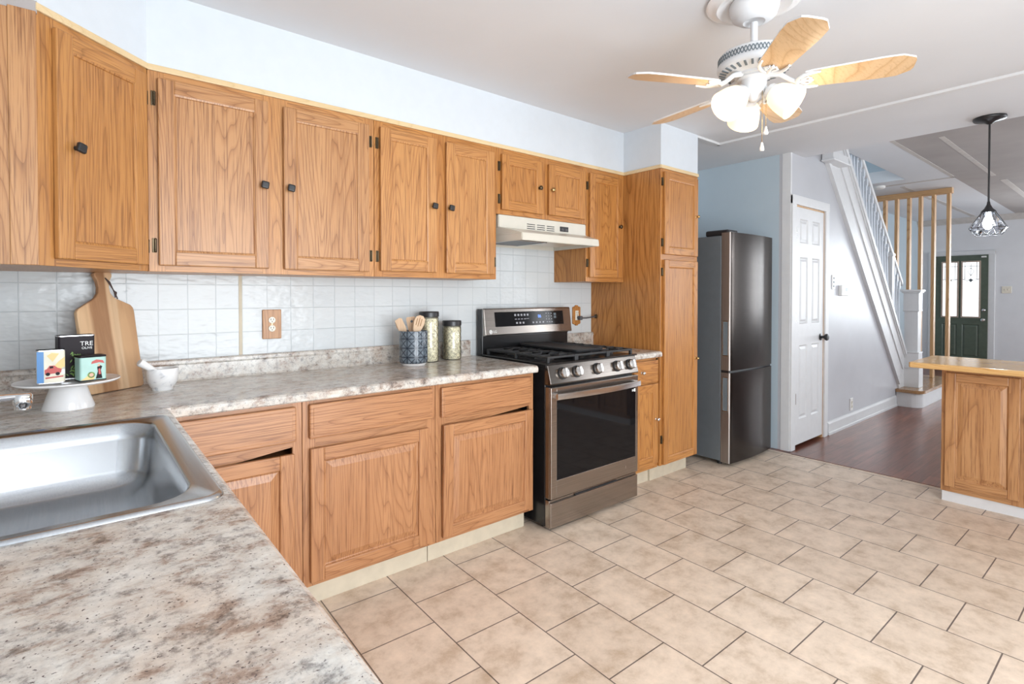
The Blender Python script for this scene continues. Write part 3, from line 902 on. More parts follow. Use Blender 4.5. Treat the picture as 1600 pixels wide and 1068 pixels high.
b.lathe([(0.028, 0), (0.028, 0.012), (0.018, 0.022), (0, 0.022)], (0.855, 0, 1.015), 18, M=Matrix.Rotation(PI / 2, 4, 'X'))
fx(b).build('deadbolt', SATIN, d2)
fx(MB().box(0.82, 0.885, -0.03, 0.0, 1.935, 1.96, 0.004)).build('door_closer', PWHITE, d2)
b = MB()
for s0, s1 in ((-FY0 - 0.092, -FY0), (-FY1, -FY1 + 0.088)):
    b.box(s0, s1, 0.02, 0.047, 0, FZ + 0.07, 0.004)
b.box(-FY0 - 0.092, -FY1 + 0.088, 0.018, 0.047, FZ, FZ + 0.075, 0.004)
struct('trim_front_door', fx(b), WHITE)

# ================================================================== WALL CABINETS
UY, UB, UT = -0.315, 1.375, 2.139
def carcass(parent, x0, x1, y0, y1, z0, z1, mats, name='carcass', M=None):
    return MB().box(x0, x1, y0, y1, z0, z1, 0.001, 0, 1, M=M).build(name, mats[2], parent)

# diagonal corner cabinet
t = thing('corner_wall_cabinet', 'diagonal corner wall cabinet with one flat-panel oak door above the cutting board', 'cabinet', (0.0, 0.0, UB), group='oak wall cabinets')
b = MB().prism([(0.001, -0.001), (0.609, -0.001), (0.609, -0.300), (0.302, -0.598), (0.001, -0.605)], UB, UT, 'z')
b.build('carcass', OAK_M[2], t)
MD = Matrix.Translation((0.312, -0.606, 0)) @ Matrix.Rotation(math.atan2(0.291, 0.298), 4, 'Z')
DL = 0.4165
face_frame(t, [(0, 0.055, UB, UT), (DL - 0.04, DL, UB, UT)], [(0.05, DL - 0.03, UB, UB + 0.04), (0.05, DL - 0.03, UT - 0.05, UT)], 0.0, OAK_D, MD)
dr = door_mb(0.047, 0.398, 1.398, 2.112, 'flat', M=MD).build('door', [OAK_D[0], OAK_D[2]], t)
knob_black(dr, 0.105, 1.755, -0.019, 12, MD)
for z in (1.47, 2.03): hinge(dr, 0.405, z, 0.0, MD)
MB().box(0.001, 0.250, -0.612, -0.601, UB, 2.128, 0.001).build('side_panel', OAK_P[2], t)
MB().box(0.250, 0.313, -0.616, -0.603, UB, 2.133, 0.002).build('filler_strip', OAK_P[2], t)

def wall_cab(label, x0, x1, zb, doors, mats, stiles, group=None, name='wall_cabinet', frame_mats=None):
    t = thing(name, label, 'cabinet', (x0, 0.0, zb), group='oak wall cabinets')
    fm = frame_mats or mats
    carcass(t, x0 + 0.001, x1 - 0.001, UY + 0.019, -0.001 - 0.006, zb, UT, fm)
    st = [(a, c, zb, UT) for a, c in stiles]
    rl = []
    for (a, c), (d, e) in zip(stiles, stiles[1:]):
        rl += [(c - 0.001, d + 0.001, zb, zb + 0.045), (c - 0.001, d + 0.001, UT - 0.05, UT)]
    face_frame(t, st, rl, UY, fm)
    for (a, c, d, e, kx, kz, kind, hx, hz, m) in doors:
        dr = door_mb(a, c, d, e, 'flat', UY - 0.001).build('door', [m[0], m[2]], t)
        if kind == 'black': knob_black(dr, kx, kz, UY - 0.020, 8)
        else: knob_round(dr, kx, kz, UY - 0.020, kind)
        for z in hz: hinge(dr, hx, z, UY)
    return t
wall_cab('wide oak wall cabinet with two flat-panel doors next to the diagonal corner cabinet', 0.611, 1.524, UB,
         [(0.642, 1.038, 1.398, 2.112, 1.017, 1.75, 'black', 0.629, (1.475, 2.035), OAK_P), (1.099, 1.494, 1.397, 2.106, 1.124, 1.75, 'black', 1.506, (1.475, 2.030), OAK_P)],
         OAK_P, [(0.611, 0.665), (1.015, 1.120), (1.47, 1.524)], frame_mats=OAK_M)
wall_cab('tall two-door oak wall cabinet just left of the range hood', 1.526, 2.279, UB,
         [(1.552, 1.871, 1.403, 2.110, 1.848, 1.75, 'black', 1.540, (1.475, 2.030), OAK_M), (1.931, 2.255, 1.402, 2.104, 1.951, 1.75, 'black', 2.266, (1.475,), OAK_M)],
         OAK_M, [(1.526, 1.575), (1.85, 1.95), (2.235, 2.279)], frame_mats=OAK_G)
wall_cab('short two-door oak wall cabinet above the range hood', 2.281, 3.040, 1.757,
         [(2.312, 2.638, 1.783, 2.106, 2.601, 1.941, BRASSD, 2.299, (1.845, 2.035), OAK_G), (2.686, 3.018, 1.787, 2.104, 2.706, 1.942, BRASS, 3.028, (), OAK_G)],
         OAK_G, [(2.281, 2.335), (2.62, 2.705), (2.995, 3.040)])
wall_cab('narrow single-door oak wall cabinet between the range hood and the tall pantry', 3.042, 3.437, UB,
         [(3.065, 3.404, 1.404, 2.107, 3.368, 1.765, BRASSD, 3.051, (1.50, 2.02), OAK_G)],
         OAK_G, [(3.042, 3.095), (3.38, 3.437)])

# tall pantry
PY, PB = -0.628, 0.122
t = thing('pantry_cabinet', 'tall oak pantry cabinet with an upper and a lower door beside the fridge', 'cabinet', (3.438, 0, 0))
carcass(t, 3.439, 3.888, PY + 0.019, -0.001, PB, UT, OAK_G)
MB().box(3.4385, 3.445, PY + 0.0195, -0.008, 0.905, UT, 0.001).build('side_panel', OAK_G[2], t)
face_frame(t, [(3.4385, 3.475, PB, UT), (3.85, 3.888, PB, UT)], [(3.47, 3.855, PB, PB + 0.05), (3.47, 3.855, 1.50, 1.59), (3.47, 3.855, UT - 0.05, UT)], PY, OAK_G)
for (d, e, kz, hz) in ((1.560, 2.118, 1.845, (1.64, 2.05)), (0.128, 1.524, 0.828, (0.30, 1.44))):
    dr = door_mb(3.462, 3.868, d, e, 'flat', PY - 0.001, sw=0.05).build('door', [OAK_G[0], OAK_G[2]], t)
    knob_round(dr, 3.843, kz, PY - 0.020, BRASS, 0.011)
    for z in hz: hinge(dr, 3.452, z, PY)
MB().box(3.440, 3.886, -0.545, -0.01, 0.0, PB).build('toe_kick', CREAM, t)

# ================================================================== BASE CABINETS
BY, BZ0, BZ1 = -0.611, 0.115, 0.866
def base_cab(label, x0, x1, stiles, drawer, door, tilt=0.0, knobs=None, mats=OAK_R, name='base_cabinet', dstyle='raised'):
    t = thing(name, label, 'cabinet', (x0, 0, 0), group='oak base cabinets')
    if tilt > 1:      # a dark gap shows above the sagging door: the cabinet is open behind it
        b = MB()
        b.box(x0 + 0.001, x1 - 0.001, BY + 0.019, -0.012, BZ0, 0.645).box(x0 + 0.001, x1 - 0.001, BY + 0.019, -0.012, 0.712, BZ1)
        b.box(x0 + 0.001, x1 - 0.001, -0.20, -0.012, 0.645, 0.712)
        b.build('carcass', mats[2], t)
    else:
        carcass(t, x0 + 0.001, x1 - 0.001, BY + 0.019, -0.012, BZ0, BZ1, mats)
    st = [(a, c, BZ0, BZ1) for a, c in stiles]
    a, c = stiles[0][1] - 0.001, stiles[-1][0] + 0.001
    face_frame(t, st, [(a, c, BZ0, BZ0 + 0.035), (a, c, 0.84, BZ1)] + ([] if tilt > 1 else [(a, c, 0.66, 0.72)]), BY, mats)
    if tilt > 1:
        MB().prism([(a, 0.655), (a + 0.42 * (c - a), 0.664), (c, 0.689), (c, 0.72), (a, 0.72)], BY + 0.0005, BY + 0.019, 'y').build('drawer_rail', mats[0], t)
    x_, X_, z_, Z_ = drawer
    b = MB().box(x_, X_, BY - 0.020, BY - 0.001, z_, Z_, 0.005)
    b.box(x_ + 0.014, X_ - 0.014, BY - 0.0215, BY - 0.015, z_ + 0.014, Z_ - 0.014, 0.002)
    dw = b.build('drawer', mats[0], t)
    x_, X_, z_, Z_ = door
    M = None
    if tilt:
        M = Matrix.Translation((0, BY, z_)) @ Matrix.Rotation(R(tilt), 4, 'X') @ Matrix.Translation((0, -BY, -z_))
    dr = door_mb(x_, X_, z_, Z_, dstyle, BY - 0.001, M=M).build('door', [mats[0], mats[2]], t)
    if knobs:
        knob_round(dw, knobs[0][0], knobs[0][1], BY - 0.021, SATIN, 0.012)
        knob_round(dr, knobs[1][0], knobs[1][1], BY - 0.020, SATIN, 0.012)
        for z in knobs[2]: hinge(dr if z < 0.7 else dw, X_ + 0.004, z, BY)
    MB().box(x0 + 0.001, x1 - 0.001, -0.535, -0.505, 0.0, BZ0).build('toe_kick', CREAM, t)
    return t
base_cab('reddish oak base cabinet in the corner, half hidden by the sink counter', 0.625, 1.081, [(0.625, 0.68), (1.045, 1.081)], (0.66, 1.055, 0.712, 0.848), (0.66, 1.046, 0.135, 0.669), 1.05)
base_cab('widest reddish oak base cabinet, middle of the three left of the range', 1.083, 1.690, [(1.083, 1.135), (1.64, 1.690)], (1.106, 1.667, 0.712, 0.850), (1.108, 1.648, 0.133, 0.673), 0.4)
base_cab('reddish oak base cabinet with raised-panel door right beside the range', 1.692, 2.305, [(1.692, 1.745), (2.275, 2.305)], (1.716, 2.279, 0.706, 0.848), (1.722, 2.282, 0.135, 0.672), 1.05)
base_cab('narrow golden oak base cabinet between the range and the pantry', 3.135, 3.437, [(3.135, 3.165), (3.40, 3.437)], (3.16, 3.418, 0.702, 0.848), (3.16, 3.418, 0.150, 0.690), 0.0,
         [(3.235, 0.775), (3.395, 0.45), (0.255, 0.83)], OAK_G, dstyle='flat')
# sink run along the left wall (fronts face +x)
t = thing('sink_base_cabinet', 'oak base cabinet run under the sink counter along the left wall', 'cabinet', (0.0, -2.72, 0))
MB().box(0.02, 0.574, -2.70, -1.72, BZ0, BZ1, 0.001).box(0.02, 0.574, -1.72, -0.66, BZ0, 0.68, 0.001).box(0.50 + 0.07, 0.590, -1.72, -0.66, BZ0, BZ1, 0.001).build('carcass', OAK_R[2], t)
MX = Matrix.Translation((0.605, 0, 0)) @ Matrix.Rotation(PI / 2, 4, 'Z')
face_frame(t, [(a, a + 0.05, BZ0, BZ1) for a in (-2.70, -2.19, -1.68, -1.17, -0.71)], [(-2.69, -0.68, BZ0, BZ0 + 0.035), (-2.69, -0.68, 0.66, 0.72), (-2.69, -0.68, 0.84, BZ1)], 0.0, [OAK_R[1], OAK_R[1], OAK_R[2]], MX)
for a in (-2.67, -2.16, -1.65, -1.14):
    e = a + (0.47 if a < -1.2 else 0.43)
    door_mb(a, e, 0.135, 0.672, 'raised', -0.001, M=MX).build('door', [OAK_R[1], OAK_R[2]], t)
    MB().box(a, e, -0.020, -0.001, 0.708, 0.846, 0.005, M=MX).build('drawer_front', OAK_R[1], t)
MB().box(0.02, 0.50, -2.70, -0.56, 0, BZ0).build('toe_kick', CREAM, t)

# ================================================================== COUNTERTOPS
CT = 0.905
def nose(y0, s=1):
    """front edge profile (distance out, z): rolled top, flat face"""
    return [(0.0, CT - 0.038), (0.030, CT - 0.038), (0.036, CT - 0.033), (0.037, CT - 0.018), (0.034, CT - 0.008), (0.026, CT - 0.002), (0.012, CT), (0.0, CT)]
t = thing('countertop', 'granite-look laminate L-shaped countertop holding the sink, with a low backsplash', 'countertop', (0, 0, CT - 0.038))
b = MB()
HX0, HX1, HY0, HY1 = 0.085, 0.585, -1.615, -0.815       # sink cut-out
b.box(0.008, 2.311, -0.610, -0.008, CT - 0.038, CT)
b.prism([(-0.610 - u, z) for u, z in nose(0)], 0.640, 2.311, 'x')
b.box(0.008, 0.603, HY1, -0.610, CT - 0.038, CT).box(0.603, 0.640, -0.648, -0.610, CT - 0.038, CT)
b.box(0.008, HX0, HY0, HY1, CT - 0.038, CT).box(HX1, 0.603, HY0, HY1, CT - 0.038, CT)
b.box(0.008, 0.603, -2.74, HY0, CT - 0.038, CT)
b.prism([(0.603 + u, z) for u, z in nose(0)], -2.74, -0.646, 'y')
b.build('worktop', LAM, t)
lip = [(-0.008, CT), (-0.034, CT), (-0.030, CT + 0.008), (-0.029, CT + 0.070), (-0.032, CT + 0.078), (-0.030, CT + 0.090), (-0.024, CT + 0.096), (-0.008, CT + 0.096)]
b = MB().prism(lip, 0.03, 2.296, 'x').prism([(-u, z) for u, z in lip], -2.74, -0.03, 'y')
b.build('backsplash_lip', LAM, t)
t = thing('countertop', 'short granite-look countertop between the range and the pantry', 'countertop', (3.13, 0, CT - 0.038))
b = MB().box(3.126, 3.437, -0.610, -0.008, CT - 0.038, CT).prism([(-0.610 - u, z) for u, z in nose(0)], 3.126, 3.437, 'x')
b.build('worktop', LAM, t)
MB().prism(lip, 3.126, 3.437, 'x').build('backsplash_lip', LAM, t)

# ================================================================== SINK AND TAP
t = thing('kitchen_sink', 'single-bowl stainless steel drop-in sink set in the left counter', 'sink', (0.33, -1.215, CT))
X0, X1, Y0, Y1 = 0.045, 0.618, -1.645, -0.785
zt = CT + 0.007
lo = [rrect(X0, X1, Y0, Y1, 0.035, CT + 0.0005), rrect(X0 + 0.002, X1 - 0.002, Y0 + 0.002, Y1 - 0.002, 0.035, zt - 0.001),
      rrect(X0 + 0.008, X1 - 0.008, Y0 + 0.008, Y1 - 0.008, 0.032, zt + 0.001), rrect(X0 + 0.016, X1 - 0.016, Y0 + 0.016, Y1 - 0.016, 0.030, zt - 0.0025),
      rrect(0.112, X1 - 0.042, Y0 + 0.036, Y1 - 0.036, 0.085, zt - 0.003), rrect(0.118, X1 - 0.048, Y0 + 0.042, Y1 - 0.042, 0.082, zt - 0.008),
      rrect(0.125, X1 - 0.054, Y0 + 0.050, Y1 - 0.050, 0.078, zt - 0.05), rrect(0.130, X1 - 0.062, Y0 + 0.056, Y1 - 0.056, 0.075, zt - 0.135),
      rrect(0.142, X1 - 0.074, Y0 + 0.068, Y1 - 0.068, 0.070, zt - 0.165), rrect(0.165, X1 - 0.098, Y0 + 0.092, Y1 - 0.092, 0.06, zt - 0.182),
      rrect(0.21, X1 - 0.14, Y0 + 0.14, Y1 - 0.14, 0.05, zt - 0.186), rrect(0.29, 0.37, -1.255, -1.175, 0.0399, zt - 0.190)]
b = MB().loft(lo, False, True, 0, True)
b.build('basin', SINKS, t)
MB().lathe([(0.046, 0.0), (0.046, 0.003), (0.036, 0.004), (0.034, -0.002), (0.0, -0.003)], (0.33, -1.215, zt - 0.1865), 24).build('drain', CHROME, t)
t = thing('kitchen_faucet', 'chrome kitchen faucet with a low spout reaching over the sink', 'faucet', (0.075, -1.19, zt))
b = MB().lathe([(0.026, 0.0), (0.028, 0.004), (0.024, 0.016), (0.020, 0.03), (0.019, 0.11), (0.022, 0.125), (0.022, 0.16), (0.012, 0.172), (0, 0.174)], (0.078, -1.19, zt), 24)
b.build('faucet_body', CHROME, t)
b = MB()
loops = []
for x, w, h, z in ((0.085, 0.016, 0.014, 1.050), (0.15, 0.015, 0.011, 1.058), (0.22, 0.013, 0.0085, 1.063), (0.285, 0.013, 0.0075, 1.066), (0.318, 0.012, 0.006, 1.066)):
    loops.append([(x, -1.19 + w * math.cos(a), z + h * math.sin(a)) for a in [2 * PI * k / 14 for k in range(14)]])
b.loft(loops, True, True, 0, True)
b.build('spout', CHROME, t)
MB().lathe([(0.0, 0.034), (0.012, 0.034), (0.0165, 0.030), (0.0170, 0.012), (0.0145, 0.008), (0.0145, 0.0), (0.0, 0.0)], (0.309, -1.19, 1.038), 20).build('aerator', CHROME, t)
MB().tube([(0.078, -1.19, 1.075), (0.075, -1.24, 1.10), (0.070, -1.30, 1.115)], 0.007, 10, rs=[0.009, 0.007, 0.009]).build('lever', CHROME, t)

# ================================================================== GAS RANGE
RX0, RX1 = 2.349, 3.107
t = thing('gas_range', 'black stainless gas range with five knobs, oven window and raised back panel', 'stove', (2.728, -0.36, 0))
b = MB().box(RX0 + 0.002, RX1 - 0.002, -0.655, -0.03, 0.025, 0.886, 0.003)
for x in (RX0 + 0.05, RX1 - 0.05):
    for y in (-0.60, -0.08): b.cyl((x, y, 0), (x, y, 0.03), 0.015, seg=12)
b.build('range_body', BLACK, t)
b = MB().box(RX0 - 0.004, RX1 + 0.004, -0.672, -0.085, 0.886, 0.914, 0.006, 0, 3)
b.box(RX0 + 0.03, RX1 - 0.03, -0.63, -0.13, 0.9142, 0.9158, 0.0007)
b.build('cooktop', BLACK, t)
# control panel with a sloping face
CP = [(-0.655, 0.795), (-0.700, 0.800), (-0.703, 0.806), (-0.676, 0.903), (-0.668, 0.908), (-0.655, 0.908)]
cp = MB().prism(CP, RX0 + 0.001, RX1 - 0.001, 'x', bev=0.003).build('control_panel', PSTEEL, t)
MB().box(RX0 - 0.002, RX1 + 0.002, -0.690, -0.664, 0.906, 0.915, 0.003).build('front_trim', BLACK, t)
sl = math.atan2(0.027, 0.097)
KN = Matrix.Rotation(PI / 2 - sl, 4, 'X')
for i, x in enumerate((2.452, 2.563, 2.735, 2.913, 3.036)):
    c = (x, -0.6895, 0.855)
    b = MB()
    b.lathe([(0.034, 0.0), (0.034, 0.004), (0.0, 0.004)], c, 28, M=KN)
    k0 = b.build('knob_bezel', DARKP, cp)
    b = MB()
    b.lathe([(0.028, 0.003), (0.0295, 0.006), (0.0285, 0.024), (0.026, 0.028), (0.0, 0.029)], c, 28, M=KN)
    b.box(-0.010, 0.010, -0.027, 0.027, 0.026, 0.041, 0.004, M=Matrix.Translation(c) @ KN)
    k = b.build('knob', HSTEEL, t)
# oven door
b = MB()
DZ0, DZ1 = 0.180, 0.786
b.box(RX0 + 0.003, RX1 - 0.003, -0.690, -0.656, DZ0, DZ1, 0.004)
b.box(RX0 + 0.004, 2.398, -0.702, -0.688, DZ0 + 0.001, DZ1 - 0.001, 0.003).box(3.080, RX1 - 0.004, -0.702, -0.688, DZ0 + 0.001, DZ1 - 0.001, 0.003)
b.box(2.394, 3.084, -0.702, -0.688, DZ0 + 0.001, 0.280, 0.003).box(2.394, 3.084, -0.702, -0.688, 0.712, DZ1 - 0.001, 0.003)
od = b.build('oven_door', BSTEEL, t)
MB().box(2.396, 3.082, -0.700, -0.686, 0.278, 0.714).build('oven_window', OVENG, od)
b = MB()
loops = []
n = 22
for k in range(n + 1):
    s = k / n
    x = 2.372 + (3.085 - 2.372) * s
    y = -0.728 - 0.030 * math.sin(PI * s) ** 0.8
    loops.append([(x, y + dy, 0.740 + dz) for dy, dz in ((-0.008, -0.015), (-0.009, 0.0), (-0.008, 0.015), (0.0, 0.017), (0.006, 0.013), (0.006, -0.013), (0.0, -0.017))])
b.loft(loops, True, True, 0, True)
for x in (2.385, 3.072):
    b.box(x - 0.012, x + 0.012, -0.732, -0.700, 0.727, 0.753, 0.003)
b.build('oven_handle', HSTEEL, od)
b = MB()
for x, z0, z1 in ((3.046, 0.686, 0.700), (3.056, 0.688, 0.698)):
    b.box(x, x + 0.006, -0.7006, -0.699, z0, z1)
b.box(3.064, 3.078, -0.7006, -0.699, 0.684, 0.704)
b.build('door_label', PWHITE, od)
MB().box(2.98, 2.984, -0.7035, -0.701, 0.222, 0.238).build('mark', HSTEEL, od)
b = MB().box(RX0 + 0.003, RX1 - 0.003, -0.688, -0.656, 0.022, 0.172, 0.003).box(RX0 + 0.004, RX1 - 0.004, -0.700, -0.686, 0.024, 0.160, 0.004)
b.build('storage_drawer', BSTEEL, t)
MB().box(RX0 + 0.2, RX1 - 0.2, -0.698, -0.680, 0.160, 0.168, 0.002).build('drawer_lip', DARKP, t)
# back panel
b = MB().box(RX0 + 0.001, RX1 - 0.001, -0.082, -0.026, 0.90, 1.185, 0.003)
b.prism([(-0.03, 1.02), (-0.086, 1.02), (-0.080, 1.195), (-0.03, 1.195)], RX0, RX1, 'x', bev=0.003)
b.build('back_riser', BLACK, t)
BG = [(-0.082, 1.026), (-0.112, 1.028), (-0.114, 1.034), (-0.092, 1.192), (-0.086, 1.198), (-0.060, 1.198)]
bp = MB().prism(BG, RX0 + 0.004, RX1 + 0.008, 'x', bev=0.002).build('back_panel', BSTEEL, t)
sl2 = math.atan2(0.022, 0.158)
def on_panel(x, z, off=0.0):
    y = -0.114 + (z - 1.034) * (0.022 / 0.158)
    return (x, y - off * math.cos(sl2), z + 0)
MS = Matrix.Translation(on_panel(2.738, 1.128, 0.0)) @ Matrix.Rotation(-sl2, 4, 'X')
MB().box(-0.303, 0.303, -0.0015, 0.004, -0.047, 0.047, 0.001, M=MS).build('display', DISPG, bp)
def mark(b, x, z, w, h):
    b.box(x - w / 2, x + w / 2, -0.0024, -0.0014, z - h / 2, z + h / 2, M=MS)
b = MB()
for k in range(5): mark(b, -0.135 + k * 0.027, 0.025, 0.014, 0.013)
for k in range(4): mark(b, -0.132 + k * 0.026, -0.002, 0.015, 0.005)
mark(b, -0.030, -0.001, 0.024, 0.003)
for k in range(3): mark(b, -0.125 + k * 0.028, -0.027, 0.014, 0.012)
b.build('icons', WHITELED, bp); b = MB()
for k in range(4): mark(b, 0.018 + k * 0.030, -0.028, 0.013, 0.010)
b.build('icons', WHITELED, bp); b = MB()
for r_ in range(3):
    for k in range(3): mark(b, 0.140 + k * 0.024, 0.030 - r_ * 0.019, 0.006, 0.007)
for k in range(3): mark(b, 0.145 + k * 0.022, -0.028, 0.013, 0.005)
b.build('icons', WHITELED, bp)
b = MB(); mark(b, 0.222, 0.024, 0.022, 0.016); mark(b, 0.222, 0.004, 0.022, 0.016)
b.build('start_keys', PGREY, bp)
text('86', 0.030, MS @ Matrix.Translation((0.078, -0.002, 0.012)) @ Matrix.Rotation(PI / 2, 4, 'X'), 'clock_digits', BLUELED, bp)
ML = Matrix.Translation(on_panel(2.395, 1.052)) @ Matrix.Rotation(-sl2, 4, 'X')
b = MB()
b.cyl((0, 0.001, 0), (0, -0.0016, 0), 0.0125, seg=28)
b.bm.transform(ML)
lg = b.build('badge', PWHITE, bp)
b = MB()
arc = [(0.0078 * math.cos(R(a)), -0.0020, 0.0078 * math.sin(R(a))) for a in range(60, 361, 20)]
b.tube(arc, 0.0008, 6).tube([(0.0078, -0.002, 0.0), (0.002, -0.002, 0.0)], 0.0008, 6).tube([(-0.001, -0.002, 0.004), (-0.001, -0.002, -0.004), (0.002, -0.002, -0.004)], 0.0008, 6)
b.cyl((-0.004, -0.0015, 0.003), (-0.004, -0.0025, 0.003), 0.0013, seg=10)
b.bm.transform(ML)
b.build('badge_face', BSTEEL, lg)
text('LG', 0.022, ML @ Matrix.Translation((0.034, -0.0005, 0)) @ Matrix.Rotation(PI / 2, 4, 'X'), 'maker_letters', PWHITE, bp)
# burners, grates, griddle
for (x, y, r_) in ((2.47, -0.25, 0.036), (2.47, -0.52, 0.046), (2.985, -0.25, 0.040), (2.985, -0.52, 0.048), (2.728, -0.38, 0.05)):
    b = MB().lathe([(r_ * 1.25, 0), (r_ * 1.25, 0.006), (r_ * 1.05, 0.010), (r_, 0.012), (r_, 0.018), (r_ * 0.9, 0.022), (0, 0.023)], (x, y, 0.914), 24)
    b.build('burner', IRON, t)
def grate(x0, x1):
    b = MB(); y0, y1 = -0.655, -0.115; zt_ = 0.952; h = 0.013; w_ = 0.012
    for x in (x0, x1): b.box(x - w_ / 2, x + w_ / 2, y0, y1, zt_ - h - 0.004, zt_ - 0.004, 0.003)
    for y in (y0, y1, (y0 + y1) / 2): b.box(x0, x1, y - w_ / 2, y + w_ / 2, zt_ - h - 0.004, zt_ - 0.004, 0.003)
    for x in (x0, x1):
        for y in (y0, y1, (y0 + y1) / 2): b.box(x - 0.008, x + 0.008, y - 0.008, y + 0.008, 0.9145, zt_ - 0.004, 0.002)
    xm = (x0 + x1) / 2
    for yc in (-0.25, -0.52):
        b.box(xm - 0.005, xm + 0.005, yc + 0.03, yc + 0.13, zt_ - h, zt_, 0.003).box(xm - 0.005, xm + 0.005, yc - 0.13, yc - 0.03, zt_ - h, zt_, 0.003)
        for k in (-0.075, 0.0, 0.075):
            b.box(x0, xm - 0.035, yc + k - 0.005, yc + k + 0.005, zt_ - h, zt_, 0.003).box(xm + 0.035, x1, yc + k - 0.005, yc + k + 0.005, zt_ - h, zt_, 0.003)
    return b.build('grate', IRON, t)
grate(2.372, 2.585); grate(2.871, 3.085); grate(2.598, 2.858)
b = MB()
G = lambda i, z: rrect(2.608 + i, 2.848 - i, -0.645 + i, -0.125 - i, 0.018, z, 4)
b.loft([G(0.012, 0.950), G(0.004, 0.956), G(0.0, 0.966), G(0.003, 0.970), G(0.008, 0.970), G(0.016, 0.964), G(0.02, 0.963)], True, True, 0, False)
b.build('griddle', IRON, t)

# ================================================================== RANGE HOOD
t = thing('range_hood', 'bisque under-cabinet range hood with vent slots, mounted above the range', 'range hood', (2.67, -0.2, 1.597))
def hl(x0, x1, y, z): return (x0, y, z), (x1, y, z)
HB = -0.010
b = MB()
tp = [(2.296, HB), (3.039, HB), (3.039, -0.318), (2.296, -0.318)]
lo = [[(x, y, 1.755) for x, y in tp], [(x, y, 1.682) for x, y in tp],
      [(2.296, HB, 1.640), (3.039, HB, 1.640), (2.998, -0.470, 1.640), (2.345, -0.470, 1.640)],
      [(2.296, HB, 1.598), (3.039, HB, 1.598), (2.998, -0.475, 1.597), (2.345, -0.475, 1.597)],
      [(2.310, HB - 0.01, 1.598), (3.025, HB - 0.01, 1.598), (2.984, -0.462, 1.597), (2.358, -0.462, 1.597)],
      [(2.310, HB - 0.01, 1.625), (3.025, HB - 0.01, 1.625), (2.984, -0.462, 1.625), (2.358, -0.462, 1.625)]]
b.loft(lo, True, True)
bmesh.ops.bevel(b.bm, geom=[e for e in b.bm.edges if e.calc_length() > 0.03 and e.verts[0].co.z > 1.59 and (len(e.link_faces) == 2 and e.calc_face_angle(0) > 0.3)], offset=0.004, segments=2, affect='EDGES')
b.build('hood_shell', BISQ, t)
b = MB()
for i in range(3):
    for j in range(3):
        xa = 2.515 + i * 0.082
        b.box(xa, xa + 0.066, -0.3192, -0.316, 1.716 - j * 0.013 - 0.0022, 1.716 - j * 0.013 + 0.0022)
b.build('vent_slots', DARKP, t)
sw_ = MB().box(2.795, 2.870, -0.3215, -0.316, 1.692, 1.724, 0.002).build('switch_plate', DARKP, t)
b = MB()
for k in range(2):
    b.box(2.802 + k * 0.034, 2.828 + k * 0.034, -0.326, -0.320, 1.697, 1.711, 0.002)
b.build('rocker_switch', GREYP, sw_)
b = MB().box(2.375, 2.62, -0.37, -0.10, 1.606, 1.6245, 0.002)
fl = b.build('grease_filter', DARKP, t)
b = MB()
for (xa, xb, ya, yb) in ((2.37, 2.625, -0.378, -0.368), (2.37, 2.625, -0.102, -0.092), (2.367, 2.377, -0.378, -0.092), (2.618, 2.628, -0.378, -0.092)):
    b.box(xa, xb, ya, yb, 1.602, 1.610, 0.002)
b.build('filter_frame', SATIN, fl)
MB().box(2.63, 2.94, -0.36, -0.14, 1.610, 1.6245, 0.004).build('light_lens', IVORY, t)

# ================================================================== FRIDGE
FX0, FX1, FT = 4.118, 4.790, 1.745
t = thing('refrigerator', 'tall black stainless bottom-freezer refrigerator standing beside the pantry', 'refrigerator', (4.45, -0.4, 0))
b = MB().box(FX0 + 0.002, FX1 - 0.002, -0.688, -0.03, 0.035, 1.728, 0.006)
b.build('fridge_body', SIDEG, t)
def fdoor(z0, z1, name):
    b = MB(); n = 18
    out, inn = [], []
    pts = [(FX0, -0.690)]
    pts += [(FX0 + 0.0005, -0.752), (FX0 + 0.006, -0.760)]
    for k in range(n + 1):
        s = k / n
        pts.append((FX0 + 0.014 + (FX1 - FX0 - 0.028) * s, -0.763 - 0.020 * (1 - (2 * s - 1) ** 2)))
    pts += [(FX1 - 0.006, -0.760), (FX1 - 0.0005, -0.752), (FX1, -0.690)]
    b.prism(pts, z0, z1, 'z')
    for f in b.bm.faces:
        c = f.calc_center_median()
        f.smooth = abs(f.normal.z) < 0.5 and c.y < -0.755
        f.material_index = 1 if c.x < FX0 + 0.004 or c.x > FX1 - 0.004 else 0
    return b.build(name, [BSTEELF, BSTEELD], t)
du = fdoor(0.722, 1.748, 'upper_door')
dl = fdoor(0.030, 0.704, 'lower_door')
for d_, z0, z1 in ((du, 0.835, 1.085), (dl, 0.420, 0.668)):
    b = MB()
    b.box(FX0 - 0.0015, FX0 + 0.002, -0.744, -0.707, z0, z1, 0.0008)
    b.build('handle_pocket', PGREY, d_)
    b = MB()
    for (ya, yb, za, zb) in ((-0.748, -0.744, z0 - 0.004, z1 + 0.004), (-0.707, -0.703, z0 - 0.004, z1 + 0.004), (-0.748, -0.703, z0 - 0.006, z0), (-0.748, -0.703, z1, z1 + 0.006)):
        b.box(FX0 - 0.003, FX0 + 0.002, ya, yb, za, zb, 0.001)
    b.build('handle_rim', HSTEEL, d_)
MB().box(FX0 + 0.004, FX1 - 0.004, -0.750, -0.690, 0.704, 0.722).build('gasket', DARKP, t)
MB().box(FX0 + 0.01, FX0 + 0.16, -0.735, -0.55, 1.728, 1.772, 0.012).build('hinge_cover', DARKP, t)
MB().box(FX1 - 0.12, FX1 - 0.01, -0.72, -0.60, 1.728, 1.752, 0.008).build('hinge_cover', DARKP, t)
b = MB()
